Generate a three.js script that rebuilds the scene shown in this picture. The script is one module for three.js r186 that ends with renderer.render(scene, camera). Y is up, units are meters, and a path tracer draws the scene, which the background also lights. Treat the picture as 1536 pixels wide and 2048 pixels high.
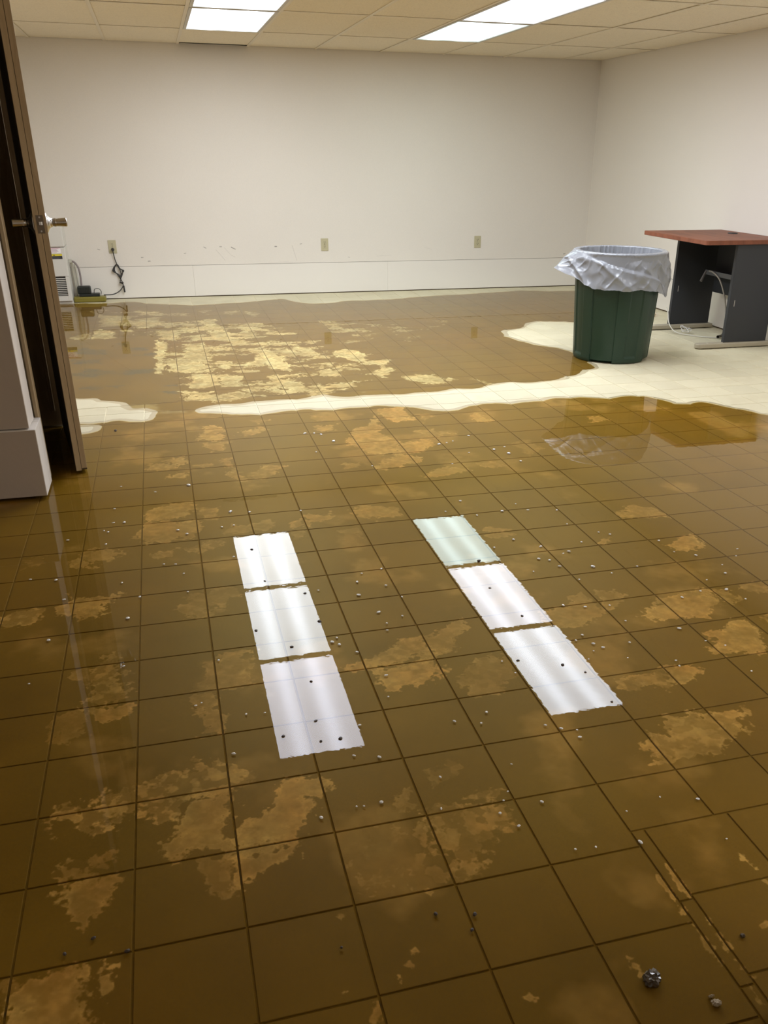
import * as THREE from 'three';
import { mergeGeometries } from 'three/addons/utils/BufferGeometryUtils.js';
import { RoundedBoxGeometry } from 'three/addons/geometries/RoundedBoxGeometry.js';
import { RectAreaLightUniformsLib } from 'three/addons/lights/RectAreaLightUniformsLib.js';

// ---------------------------------------------------------------- camera, exposure, room light
const scene = new THREE.Scene();
const renderer = new THREE.WebGLRenderer({ antialias: true });
renderer.toneMapping = THREE.LinearToneMapping;
renderer.toneMappingExposure = 2.35;
renderer.shadowMap.enabled = true;
scene.background = new THREE.Color(0x000000);

const camera = new THREE.PerspectiveCamera(60.94, 1536 / 2048, 0.05, 60);
{
  const yaw = 0.27926, pitch = -0.45442, roll = 0.011785;
  const f = new THREE.Vector3(Math.sin(yaw) * Math.cos(pitch), Math.sin(pitch), -Math.cos(yaw) * Math.cos(pitch));
  const r = new THREE.Vector3(Math.cos(yaw), 0, Math.sin(yaw));
  const u = new THREE.Vector3().crossVectors(r, f);
  camera.position.set(-4.3026, 1.2981, 9.1207);
  camera.up.copy(u.multiplyScalar(Math.cos(roll)).addScaledVector(r, -Math.sin(roll)));
  camera.lookAt(camera.position.clone().add(f));
  camera.setViewOffset(1536, 2048, -77.8, -131.3, 1536, 2048);
  camera.updateProjectionMatrix(); camera.updateMatrixWorld(true);
}
RectAreaLightUniformsLib.init();
// the ceiling panels are built with their lights further down: radiance of each panel's lamp and of its glowing lens
const PANEL_LIGHT = 4.6, PANEL_GLOW = 6.6;

// ---------------------------------------------------------------- room measures (metres; back wall at z = ZB, right wall at x = XR)
const H = 2.136, XR = 0.11, XL = -5.6, ZB = -0.05, ZF = 10.6;
const CEIL_X0 = -0.312, CEIL_P = 0.61, CEIL_Z0 = 1.03, CEIL_Q = 1.22;
// outlines on the floor as [x, z] in metres: the dry edge of the water, dry islands, worn patches in the silt [strength, grain, outline], grey streaks, floating bits
const DRY_EDGE = [[-5.609,0.056],[-5.135,0.154],[-4.845,0.214],[-4.636,0.165],[-4.463,0.293],[-4.261,0.396],[-4.015,0.477],[-3.784,0.433],[-3.546,0.389],[-3.296,0.28],[-3.221,0.263],[-3.125,0.444],[-3.004,0.595],[-2.814,0.603],[-2.65,0.51],[-2.403,0.512],[-2.145,0.483],[-1.921,0.411],[-1.642,0.347],[-1.365,0.315],[-1.07,0.248],[-0.955,0.234],[-0.655,0.182],[-0.414,0.287],[-0.091,0.332],[0.047,0.862],[0.012,1.496],[-0.049,1.857],[-0.254,2.03],[-0.632,2.104],[-0.953,2.085],[-1.145,1.993],[-1.344,2.026],[-1.486,2.212],[-1.7,2.371],[-1.744,2.6],[-1.673,2.841],[-1.595,2.995],[-1.497,3.185],[-1.483,3.368],[-1.549,3.67],[-1.573,3.759],[-1.73,3.859],[-1.892,3.981],[-2.051,4.028],[-2.186,4.024],[-2.345,4.001],[-2.506,4.082],[-2.705,4.1],[-2.841,4.131],[-2.935,4.134],[-3.061,4.141],[-3.176,4.114],[-3.332,4.137],[-3.499,4.074],[-3.622,4.104],[-3.738,4.1],[-3.912,4.127],[-4.053,4.139],[-4.166,4.178],[-4.214,4.22],[-4.198,4.277],[-4.092,4.292],[-4.015,4.353],[-3.909,4.368],[-3.768,4.338],[-3.654,4.322],[-3.548,4.359],[-3.435,4.364],[-3.26,4.35],[-3.088,4.369],[-3.016,4.431],[-2.924,4.519],[-2.781,4.531],[-2.663,4.448],[-2.514,4.46],[-2.327,4.458],[-2.185,4.421],[-2.035,4.444],[-1.899,4.501],[-1.667,4.495],[-1.614,4.52],[-1.538,4.622],[-1.528,4.718],[-1.359,4.712],[-1.282,4.8],[-1.189,4.956],[-1.113,5.123],[-0.961,5.262]];
const DRY_ISLANDS = [[[-5.01,3.832],[-4.85,3.824],[-4.781,3.829],[-4.736,3.92],[-4.626,3.98],[-4.556,4.107],[-4.489,4.144],[-4.436,4.189],[-4.431,4.263],[-4.475,4.354],[-4.559,4.353],[-4.616,4.32],[-4.803,4.353],[-4.964,4.333]],[[-4.837,4.392],[-4.737,4.416],[-4.729,4.484],[-4.755,4.532],[-4.783,4.543],[-4.827,4.532]]];
const PATCHES = [
[0.95,0.5,[[-4.489,7.447],[-4.424,7.41],[-4.368,7.406],[-4.302,7.423],[-4.248,7.458],[-4.248,7.488],[-4.294,7.502],[-4.381,7.512],[-4.409,7.554],[-4.47,7.555],[-4.53,7.555],[-4.568,7.568],[-4.598,7.554],[-4.621,7.524],[-4.667,7.519],[-4.671,7.57],[-4.682,7.541],[-4.669,7.505],[-4.604,7.46],[-4.551,7.448],[-4.498,7.448]]],
[0.75,0.15,[[-4.405,7.562],[-4.345,7.522],[-4.29,7.507],[-4.292,7.703],[-4.347,7.707],[-4.417,7.7],[-4.424,7.667],[-4.403,7.635]]],
[1,0.1,[[-4.279,7.656],[-4.232,7.622],[-4.197,7.554],[-4.174,7.523],[-4.086,7.509],[-4.079,7.556],[-4.142,7.653],[-4.156,7.689],[-4.219,7.704],[-4.28,7.706]]],
[0.95,0.1,[[-4.284,7.711],[-4.169,7.714],[-4.187,7.75],[-4.245,7.776],[-4.284,7.8]]],
[0.5,0.3,[[-4.356,7.722],[-4.293,7.712],[-4.292,7.797],[-4.306,7.827],[-4.333,7.819],[-4.35,7.759]]],
[0.95,0.15,[[-4.643,7.719],[-4.525,7.715],[-4.513,7.732],[-4.538,7.786],[-4.563,7.81],[-4.6,7.816],[-4.617,7.78],[-4.636,7.738]]],
[0.55,0.7,[[-4.645,7.679],[-4.616,7.64],[-4.573,7.634],[-4.531,7.651],[-4.525,7.706],[-4.635,7.705]]],
[1.1,0.1,[[-4.694,7.997],[-4.663,7.93],[-4.643,7.922],[-4.606,7.919],[-4.55,7.921],[-4.543,7.932],[-4.534,7.983],[-4.539,8.015],[-4.557,8.044],[-4.565,8.075],[-4.688,8.042]]],
[0.5,0.6,[[-4.705,7.914],[-4.671,7.919],[-4.657,7.949],[-4.683,7.98],[-4.699,7.959]]],
[0.5,0.7,[[-4.063,7.775],[-4.021,7.733],[-3.967,7.723],[-3.885,7.71],[-3.881,7.841],[-3.885,7.906],[-3.94,7.902],[-3.97,7.867],[-4.013,7.877],[-4.073,7.902],[-4.072,7.839]]],
[0.7,0.5,[[-3.874,7.717],[-3.815,7.7],[-3.749,7.705],[-3.696,7.725],[-3.716,7.765],[-3.775,7.805],[-3.812,7.837],[-3.822,7.879],[-3.867,7.9],[-3.882,7.885]]],
[0.4,0.3,[[-3.944,7.646],[-3.892,7.605],[-3.888,7.674],[-3.939,7.68]]],
[0.35,0.5,[[-3.853,7.565],[-3.759,7.537],[-3.768,7.565],[-3.834,7.627]]],
[0.6,0.5,[[-3.78,7.662],[-3.688,7.666],[-3.719,7.686],[-3.786,7.681]]],
[0.9,0.1,[[-4.118,8.163],[-4.097,8.142],[-4.086,8.13],[-4.088,8.16]]],
[0.9,0.1,[[-4.005,8.042],[-3.997,8.038],[-3.992,8.045],[-4.0,8.049]]],
[0.9,0.1,[[-4.028,8.068],[-4.017,8.063],[-4.011,8.072],[-4.021,8.077]]],
[0.9,0.1,[[-4.048,8.092],[-4.04,8.088],[-4.035,8.095],[-4.043,8.099]]],
[0.9,0.1,[[-4.146,8.095],[-4.139,8.092],[-4.134,8.098],[-4.141,8.101]]],
[0.9,0.1,[[-4.165,7.756],[-4.16,7.753],[-4.156,7.758],[-4.161,7.762]]],
[0.9,0.1,[[-4.119,7.934],[-4.113,7.931],[-4.109,7.936],[-4.115,7.94]]],
[0.9,0.1,[[-3.803,7.868],[-3.797,7.865],[-3.795,7.87],[-3.8,7.873]]],
[0.9,0.1,[[-3.943,7.919],[-3.931,7.913],[-3.924,7.924],[-3.936,7.93]]],
[0.9,0.1,[[-3.849,8.186],[-3.834,8.181],[-3.826,8.193],[-3.841,8.198]]],
[0.9,0.1,[[-3.882,8.246],[-3.877,8.244],[-3.874,8.248],[-3.879,8.25]]],
[0.95,0.1,[[-2.937,6.957],[-2.89,6.921],[-2.835,6.895],[-2.79,6.887],[-2.676,6.885],[-2.681,6.98],[-2.718,7.014],[-2.764,7.04],[-2.795,7.051],[-2.872,7.058],[-2.959,7.045],[-2.958,7.008]]],
[0.95,0.15,[[-2.829,7.166],[-2.711,7.109],[-2.67,7.093],[-2.667,7.2],[-2.709,7.273],[-2.766,7.274],[-2.871,7.282],[-2.89,7.241]]],
[0.7,0.4,[[-3.252,7.348],[-3.234,7.303],[-3.165,7.3],[-3.076,7.301],[-3.072,7.382],[-3.113,7.395],[-3.162,7.372],[-3.237,7.359]]],
[0.85,0.1,[[-3.071,7.299],[-3.007,7.301],[-2.971,7.329],[-2.974,7.35],[-3.002,7.372],[-3.072,7.396]]],
[0.85,0.3,[[-3.309,7.591],[-3.267,7.556],[-3.14,7.51],[-3.071,7.503],[-2.984,7.519],[-2.978,7.553],[-3.003,7.577],[-3.027,7.595],[-3.067,7.638],[-3.113,7.654],[-3.176,7.665],[-3.238,7.676],[-3.298,7.684],[-3.318,7.655],[-3.319,7.616]]],
[0.8,0.1,[[-2.629,6.525],[-2.544,6.468],[-2.464,6.461],[-2.469,6.553],[-2.529,6.577],[-2.604,6.57]]],
[0.6,0.1,[[-2.454,6.464],[-2.268,6.49],[-2.291,6.586],[-2.366,6.592],[-2.459,6.556]]],
[0.7,0.1,[[-2.634,6.186],[-2.57,6.124],[-2.499,6.166],[-2.479,6.241],[-2.473,6.295],[-2.521,6.261],[-2.62,6.243]]],
[0.6,0.3,[[-3.045,6.81],[-2.978,6.807],[-2.958,6.863],[-3.058,6.877]]],
[0.6,0.3,[[-3.081,6.886],[-2.971,6.88],[-3.032,6.942],[-3.091,6.955]]],
[0.6,0.3,[[-2.667,6.887],[-2.603,6.893],[-2.619,6.971],[-2.654,7.002],[-2.679,6.986]]],
[0.5,0.3,[[-2.56,6.883],[-2.439,6.893],[-2.496,6.973],[-2.571,6.923]]],
[0.7,0.2,[[-2.61,7.099],[-2.564,7.083],[-2.609,7.145],[-2.618,7.124]]],
[0.9,0.25,[[-3.928,7.067],[-3.88,7.016],[-3.798,6.99],[-3.685,6.941],[-3.679,7.059],[-3.689,7.075],[-3.842,7.076],[-3.889,7.077]]],
[0.9,0.2,[[-3.87,7.099],[-3.684,7.09],[-3.679,7.141],[-3.694,7.189],[-3.744,7.201],[-3.803,7.202],[-3.848,7.198],[-3.868,7.168]]],
[0.6,0.1,[[-3.672,5.914],[-3.599,5.858],[-3.505,5.919],[-3.503,5.993],[-3.6,6.038],[-3.68,5.983]]],
[0.65,0.1,[[-3.875,5.916],[-3.763,5.909],[-3.766,5.961],[-3.869,6.038]]],
[0.3,0.2,[[-3.772,6.096],[-3.7,6.081],[-3.699,6.194],[-3.76,6.194]]],
[0.6,0.3,[[-3.935,5.971],[-3.881,5.95],[-3.885,6.017],[-3.935,6.021]]],
[0.5,0.4,[[-4.273,6.064],[-4.196,6.068],[-4.248,6.146]]],
[0.5,0.3,[[-4.202,5.986],[-4.012,5.934],[-4.041,6.027],[-4.199,6.019]]],
[0.6,0.3,[[-4.269,5.745],[-4.187,5.766],[-4.219,5.864],[-4.274,5.85]]],
[0.35,0.3,[[-3.946,6.051],[-3.884,6.051],[-3.908,6.125],[-3.949,6.162]]],
[0.6,0.15,[[-3.75,6.954],[-3.688,6.93],[-3.532,6.909],[-3.532,6.94],[-3.601,7.013],[-3.678,7.069],[-3.682,6.962]]],
[0.7,0.2,[[-3.773,7.081],[-3.689,7.075],[-3.689,7.156],[-3.767,7.199],[-3.812,7.2]]],
[0.45,0.3,[[-3.631,7.197],[-3.566,7.117],[-3.486,7.101],[-3.488,7.209],[-3.537,7.264],[-3.617,7.28],[-3.645,7.252]]],
[0.55,0.1,[[-3.274,6.911],[-3.148,6.84],[-3.087,6.82],[-3.089,6.873],[-3.086,6.949],[-3.206,7.004],[-3.265,6.978]]],
[0.5,0.1,[[-3.238,6.215],[-3.191,6.194],[-3.122,6.244],[-3.188,6.26]]],
[0.4,0.1,[[-3.255,6.284],[-3.191,6.268],[-3.136,6.298],[-3.21,6.319]]],
[0.6,0.1,[[-2.867,6.446],[-2.829,6.416],[-2.784,6.42],[-2.832,6.462]]],
[0.6,0.2,[[-4.353,7.071],[-4.317,6.944],[-4.279,6.899],[-4.183,6.896],[-4.201,7.078],[-4.281,7.078]]],
[0.6,0.2,[[-4.359,7.094],[-4.291,7.087],[-4.288,7.291],[-4.339,7.291],[-4.338,7.199]]],
[0.75,0.45,[[-4.612,7.011],[-4.625,6.924],[-4.587,6.828],[-4.543,6.83],[-4.527,6.95],[-4.524,7.066],[-4.592,7.086],[-4.617,7.072]]],
[0.85,0.2,[[-4.616,7.088],[-4.511,7.089],[-4.518,7.136],[-4.569,7.16],[-4.606,7.12]]],
[0.4,0.3,[[-4.678,6.902],[-4.627,6.889],[-4.629,7.006],[-4.665,6.956]]],
[0.35,0.2,[[-4.69,7.098],[-4.623,7.101],[-4.601,7.208],[-4.644,7.244],[-4.681,7.2]]],
[0.85,0.1,[[-4.694,6.424],[-4.559,6.442],[-4.577,6.501],[-4.637,6.564],[-4.694,6.56],[-4.743,6.536],[-4.743,6.481],[-4.696,6.47]]],
[0.8,0.4,[[-4.898,6.496],[-4.796,6.478],[-4.788,6.557],[-4.828,6.573],[-4.89,6.557]]],
[0.5,0.5,[[-4.885,6.079],[-4.813,6.055],[-4.815,6.139],[-4.872,6.152]]],
[0.75,0.25,[[-4.487,5.809],[-4.488,5.738],[-4.38,5.656],[-4.29,5.66],[-4.295,5.769],[-4.414,5.836]]],
[0.6,0.4,[[-4.288,5.753],[-4.191,5.741],[-4.195,5.795],[-4.285,5.825]]],
[0.7,0.15,[[-4.562,5.954],[-4.493,5.841],[-4.291,5.841],[-4.279,5.962],[-4.312,6.034],[-4.428,6.043],[-4.474,5.992]]],
[0.6,0.2,[[-4.677,6.047],[-4.553,6.078],[-4.611,6.164],[-4.68,6.174],[-4.727,6.189]]],
[0.6,0.3,[[-4.463,6.131],[-4.361,6.113],[-4.385,6.179],[-4.457,6.175]]],
[0.6,0.5,[[-4.35,6.13],[-4.284,6.072],[-4.197,6.094],[-4.219,6.149],[-4.283,6.162]]],
[0.45,0.3,[[-4.378,6.564],[-4.293,6.48],[-4.214,6.476],[-4.169,6.56],[-4.278,6.657],[-4.36,6.636]]],
[0.6,0.2,[[-4.202,5.998],[-4.15,5.945],[-4.092,5.96],[-4.119,6.019]]],
[0.9,0.1,[[-3.53,4.991],[-3.334,4.641],[-3.286,4.574],[-3.304,4.837],[-3.283,5.084],[-3.303,5.24],[-3.419,5.242],[-3.484,5.1]]],
[0.9,0.1,[[-3.256,4.54],[-3.229,4.422],[-3.069,4.417],[-3.099,4.698],[-3.21,4.71],[-3.253,4.621]]],
[0.9,0.1,[[-3.283,5.084],[-3.11,5.043],[-3.114,5.159],[-3.223,5.228],[-3.285,5.244]]],
[0.7,0.2,[[-3.166,4.907],[-3.058,4.86],[-2.96,4.992],[-3.082,5.015]]],
[0.5,0.4,[[-3.047,4.549],[-2.922,4.621],[-3.048,4.749]]],
[0.7,0.1,[[-2.787,4.694],[-2.72,4.628],[-2.688,4.797],[-2.783,4.813]]],
[0.8,0.1,[[-3.484,5.402],[-3.406,5.305],[-3.303,5.24],[-3.22,5.291],[-3.266,5.384],[-3.388,5.426],[-3.467,5.448]]],
[0.6,0.2,[[-3.612,5.313],[-3.521,5.321],[-3.553,5.385],[-3.61,5.399]]],
[0.6,0.1,[[-3.336,5.576],[-3.162,5.482],[-3.053,5.495],[-3.049,5.566],[-3.218,5.606]]],
[0.6,0.2,[[-3.009,5.448],[-2.906,5.458],[-2.855,5.529],[-2.97,5.53]]],
[0.3,0.1,[[-2.748,5.249],[-2.665,5.169],[-2.6,5.317],[-2.694,5.42]]],
[0.6,0.4,[[-3.647,4.487],[-3.551,4.49],[-3.588,4.58]]],
[0.7,0.2,[[-3.636,4.683],[-3.513,4.637],[-3.55,4.777],[-3.624,4.795]]],
[1,0.2,[[-3.209,2.845],[-3.087,2.73],[-2.964,2.97],[-3.045,3.215],[-3.164,3.124]]],
[0.95,0.2,[[-3.058,3.212],[-2.853,3.162],[-2.923,3.337],[-3.065,3.305]]],
[0.8,0.3,[[-3.083,3.568],[-2.956,3.361],[-2.907,3.492],[-3.01,3.697]]],
[1,0.2,[[-2.885,3.642],[-2.677,3.719],[-2.665,3.939],[-2.809,3.906],[-2.877,3.783]]],
[0.8,0.3,[[-2.643,3.783],[-2.574,3.854],[-2.65,3.89]]],
[0.8,0.5,[[-2.492,3.845],[-2.375,4.034],[-2.447,4.017]]],
[0.9,0.2,[[-3.394,3.438],[-3.236,3.357],[-3.266,3.582],[-3.405,3.578]]],
[0.7,0.2,[[-3.407,3.195],[-3.241,3.17],[-3.302,3.281]]],
[0.8,0.1,[[-2.147,4.848],[-2.069,4.846],[-2.046,4.952],[-2.158,4.945]]],
[1,0.1,[[-4.423,2.131],[-4.339,2.227],[-4.392,3.265],[-4.423,3.258]]],
[1,0.2,[[-4.377,2.973],[-4.244,2.813],[-4.063,3.106],[-4.259,3.296]]],
[0.95,0.3,[[-4.215,2.33],[-4.071,2.286],[-4.059,3.046],[-4.222,2.946]]],
[0.95,0.2,[[-4.21,3.307],[-4.065,3.341],[-4.05,3.667],[-4.227,3.726]]],
[1,0.2,[[-4.296,3.759],[-4.094,3.807],[-4.234,3.916]]],
[0.9,0.2,[[-4.044,3.402],[-3.911,3.432],[-3.922,3.697],[-4.042,3.72]]],
[0.9,0.4,[[-4.146,3.937],[-3.958,3.838],[-3.81,3.969],[-4.068,4.091]]],
[0.7,0.2,[[-4.435,1.405],[-4.234,1.494],[-4.33,1.654]]],
[0.7,0.3,[[-4.231,1.402],[-4.063,1.531],[-4.148,1.694]]],
[0.9,0.3,[[-4.062,1.342],[-3.936,1.271],[-3.863,2.014],[-3.97,1.82]]],
[0.8,0.3,[[-3.789,1.946],[-3.709,1.834],[-3.67,2.056],[-3.759,2.199]]],
[1,0.3,[[-3.759,2.651],[-3.563,2.765],[-3.734,3.182],[-3.899,3.144],[-3.733,2.929]]],
[1,0.1,[[-3.692,2.805],[-3.553,2.904],[-3.568,3.398],[-3.696,3.191]]],
[0.8,0.3,[[-3.573,2.621],[-3.499,2.709],[-3.41,2.869],[-3.553,2.904]]],
[0.9,0.2,[[-3.433,2.542],[-3.289,2.896],[-3.433,2.931]]],
[0.9,0.2,[[-3.66,3.707],[-3.558,3.678],[-3.568,3.979],[-3.703,3.849]]],
[0.8,0.4,[[-3.729,3.475],[-3.632,3.497],[-3.695,3.698]]],
[0.8,0.2,[[-3.36,2.445],[-3.204,2.402],[-3.3,2.534]]],
[0.8,0.2,[[-4.391,1.771],[-4.241,1.761],[-4.248,2.011],[-4.394,2.059]]],
[0.8,0.2,[[-4.204,2.021],[-4.054,1.971],[-4.067,2.21]]],
[0.9,0.2,[[-4.031,1.807],[-3.883,1.882],[-3.844,2.337],[-3.981,2.229]]],
[0.7,0.3,[[-3.904,2.167],[-3.766,2.277],[-3.851,2.411]]],
[0.8,0.2,[[-4.047,3.049],[-3.932,3.075],[-3.981,3.215]]],
[0.7,0.4,[[-3.931,3.796],[-3.812,3.774],[-3.884,3.904]]],
[0.9,0.4,[[-3.561,3.932],[-3.37,3.928],[-3.482,4.094],[-3.56,4.076]]],
[0.9,0.3,[[-4.894,1.948],[-4.87,1.58],[-4.734,1.653],[-4.723,1.986]]],
[0.6,0.3,[[-5.064,1.91],[-4.908,1.7],[-4.899,1.986]]],
[0.6,0.5,[[-4.3,0.886],[-4.134,0.922],[-4.156,1.073]]],
[0.6,0.5,[[-3.826,0.879],[-3.708,0.904],[-3.792,1.099]]],
[0.6,0.5,[[-3.64,0.918],[-3.515,1.052],[-3.603,1.242]]],
[0.6,0.5,[[-3.873,1.526],[-3.747,1.553],[-3.821,1.675]]],
[0.5,0.5,[[-4.06,0.775],[-3.942,0.8],[-4.001,0.95]]],
[0.7,0.3,[[-4.906,0.863],[-4.611,1.027],[-4.636,1.407],[-4.847,1.453]]],
[0.6,0.3,[[-4.578,1.134],[-4.385,1.075],[-4.42,1.545],[-4.556,1.605]]],
[0.8,0.2,[[-4.23,4.786],[-4.189,4.549],[-4.129,4.545],[-4.096,4.644],[-4.099,4.818],[-4.222,4.805]]],
[0.8,0.2,[[-4.031,4.696],[-3.894,4.62],[-3.882,4.696],[-3.993,4.81]]],
[0.6,0.4,[[-3.952,4.492],[-3.854,4.496],[-3.92,4.577]]],
[0.8,0.2,[[-4.489,5.195],[-4.472,5.115],[-4.386,5.122],[-4.353,5.201],[-4.438,5.221]]],
[0.7,0.2,[[-4.403,5.088],[-4.305,5.039],[-4.3,5.143],[-4.352,5.159]]],
[0.6,0.2,[[-4.275,5.178],[-4.179,5.187],[-4.217,5.235]]],
[0.8,0.2,[[-4.397,5.312],[-4.321,5.264],[-4.291,5.365]]],
[0.6,0.2,[[-4.158,5.134],[-4.084,5.108],[-4.098,5.278]]],
[0.6,0.3,[[-4.067,5.368],[-3.955,5.257],[-3.881,5.304],[-3.903,5.408],[-4.018,5.433]]],
[0.5,0.2,[[-4.215,4.856],[-4.102,4.851],[-4.099,4.949],[-4.185,4.991]]],
[0.6,0.2,[[-4.107,5.276],[-4.055,5.371],[-4.078,5.444],[-4.138,5.35]]],
[0.85,0.85,[[-4.739,1.389],[-4.341,1.232],[-3.955,1.003],[-3.441,1.787],[-3.244,2.568],[-2.926,3.176],[-2.9,3.499],[-3.302,3.985],[-3.723,3.984],[-4.102,4.036],[-4.269,3.997],[-4.26,3.259],[-4.384,3.186],[-4.382,2.118]]],
[0.6,0.9,[[-3.063,1.506],[-2.616,1.848],[-1.97,1.74],[-2.778,2.86],[-3.098,2.601]]],
[0.75,0.85,[[-4.979,0.567],[-4.463,0.731],[-3.973,1.311],[-4.088,1.977],[-4.65,1.811]]],
[0.9,0.1,[[-3.451,7.968],[-3.446,7.997],[-3.448,8.037],[-3.457,8.038],[-3.456,8.004]]],
[0.9,0.1,[[-3.482,7.995],[-3.479,8.027],[-3.477,8.092],[-3.488,8.093],[-3.489,8.038]]],
[0.9,0.1,[[-3.448,8.049],[-3.445,8.066],[-3.453,8.065]]],
[0.9,0.1,[[-3.288,7.972],[-3.281,7.991],[-3.276,8.036],[-3.287,8.039],[-3.288,8.002]]],
[0.9,0.1,[[-3.284,8.046],[-3.279,8.069],[-3.286,8.079],[-3.289,8.061]]],
[0.9,0.1,[[-3.481,8.122],[-3.475,8.166],[-3.476,8.213],[-3.482,8.17]]],
[0.9,0.1,[[-3.446,8.214],[-3.44,8.26],[-3.448,8.238]]],
[0.9,0.1,[[-3.458,8.261],[-3.454,8.306],[-3.461,8.302]]],
[0.9,0.1,[[-3.446,8.108],[-3.441,8.187],[-3.452,8.184],[-3.446,8.144]]],
[0.9,0.1,[[-3.638,8.146],[-3.629,8.16],[-3.622,8.194],[-3.631,8.196],[-3.638,8.163]]],
[0.9,0.1,[[-3.359,8.16],[-3.341,8.156],[-3.346,8.163],[-3.36,8.164]]]
];
const GREY_STREAKS = [[[-5.003,2.37],[-4.913,2.32],[-4.76,2.46],[-4.767,2.595],[-4.94,2.522]],[[-4.965,2.713],[-4.824,2.745],[-4.805,2.875],[-4.943,2.843]],[[-4.924,3.197],[-4.859,3.013],[-4.696,3.137],[-4.785,3.284],[-4.913,3.282]],[[-4.682,3.198],[-4.551,3.113],[-4.428,3.112],[-4.441,3.225],[-4.62,3.268]],[[-4.864,3.502],[-4.726,3.559],[-4.746,3.604],[-4.836,3.583]],[[-4.716,3.536],[-4.614,3.535],[-4.646,3.603]],[[-4.396,3.611],[-4.303,3.582],[-4.304,3.633]],[[-4.409,3.756],[-4.307,3.756],[-4.309,3.828]],[[-4.615,2.387],[-4.479,2.381],[-4.492,2.499],[-4.6,2.461]],[[-4.57,2.673],[-4.425,2.57],[-4.452,2.7]],[[-4.73,2.177],[-4.62,2.164],[-4.63,2.311]]];
const BUBBLES = [[-3.226,5.914],[-3.015,6.002],[-3.32,6.012],[-3.21,6.081],[-3.097,6.063],[-2.992,6.078],[-2.878,6.107],[-3.156,6.344],[-3.082,6.429],[-3.251,6.396],[-3.131,6.528],[-3.098,6.548],[-2.815,6.359],[-2.782,6.388],[-2.899,6.254],[-3.027,6.507],[-3.0,6.495],[-3.084,6.604],[-3.189,6.621],[-2.971,6.634],[-2.932,6.7],[-2.82,6.672],[-3.062,6.718],[-2.919,6.429],[-3.048,6.916],[-3.192,6.878],[-3.128,6.905],[-3.215,7.069],[-3.247,7.094],[-3.223,7.163],[-3.187,7.151],[-3.145,7.223],[-3.098,7.145],[-3.047,7.022],[-3.257,7.201],[-3.205,7.124],[-3.627,7.374],[-3.656,7.416],[-3.719,7.391],[-3.502,7.466],[-3.469,7.489],[-3.433,7.505],[-3.439,7.534],[-3.486,7.216],[-3.501,7.149],[-3.676,6.692],[-3.707,6.817],[-4.08,5.825],[-3.881,5.861],[-4.152,5.949],[-4.176,6.243],[-4.197,5.955],[-4.153,5.801],[-3.766,6.489],[-3.794,6.548],[-3.93,6.578],[-3.692,6.469],[-3.809,6.643],[-3.707,6.598],[-3.773,6.775],[-3.765,6.851],[-3.774,6.893],[-3.929,6.899],[-3.929,6.94],[-3.947,6.92],[-3.888,6.995],[-4.275,6.94],[-4.178,7.231],[-4.225,7.225],[-4.332,7.144],[-3.855,7.241],[-3.836,7.137],[-4.269,7.382],[-3.993,7.463],[-3.936,7.484],[-3.955,7.346],[-4.58,5.398],[-4.44,5.501],[-4.302,5.447],[-4.598,5.66],[-4.597,5.811],[-4.557,5.817],[-4.628,5.884],[-4.613,5.901],[-4.752,5.944],[-4.616,6.017],[-4.763,6.284],[-4.845,6.258],[-4.725,6.44],[-4.551,6.36],[-4.415,6.245],[-4.376,6.255],[-4.351,6.339],[-4.343,6.482],[-4.493,6.48],[-4.527,6.619],[-4.747,6.7],[-4.36,5.945],[-4.328,5.99],[-4.347,7.153],[-4.774,6.934],[-4.532,6.905],[-3.968,7.641],[-4.024,7.641],[-4.008,7.644],[-3.846,7.696],[-3.684,7.68],[-3.704,7.706],[-3.641,7.59],[-3.817,7.592],[-3.623,7.732],[-4.105,7.656],[-3.726,7.743],[-3.701,7.791],[-3.455,7.809],[-3.281,7.814],[-3.472,7.903],[-3.613,7.887],[-3.569,7.892],[-3.291,7.942],[-3.36,7.786],[-2.632,6.489],[-2.629,6.595],[-2.568,6.641],[-2.389,6.629],[-2.43,6.683],[-2.522,6.737],[-2.55,6.799],[-2.709,6.899],[-2.618,6.91],[-2.597,6.987],[-2.642,6.83],[-2.91,7.106],[-3.024,7.3],[-3.018,7.271],[-2.842,7.376],[-2.832,7.232],[-2.874,7.194],[-2.792,6.924],[-3.701,4.805],[-3.655,4.812],[-3.624,4.841],[-3.583,4.968],[-3.696,5.124],[-3.087,5.143],[-3.044,5.13],[-2.9,5.042],[-3.006,5.112],[-2.986,5.308],[-2.803,5.363],[-2.787,5.262],[-3.115,5.451],[-2.851,5.288],[-3.481,5.389],[-2.79,5.487]];
const CRUMBS = [[-4.108,6.196],[-4.092,6.466],[-3.976,6.59],[-4.155,6.798],[-4.065,6.92],[-4.04,7.117],[-4.058,7.301],[-4.06,7.388],[-4.012,7.389],[-3.962,6.788],[-4.146,7.344],[-3.456,7.158],[-3.342,7.212],[-3.297,7.264],[-3.292,7.415],[-3.346,6.912],[-3.378,6.704],[-3.343,6.491],[-3.87,7.995],[-3.941,7.975],[-4.128,8.005],[-3.887,8.029],[-4.608,7.889],[-4.56,7.866],[-4.5,7.912],[-4.631,4.53]];
const STONES = [[-3.619,8.214],[-3.535,8.285],[-3.536,8.271],[-3.407,8.172]];
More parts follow.
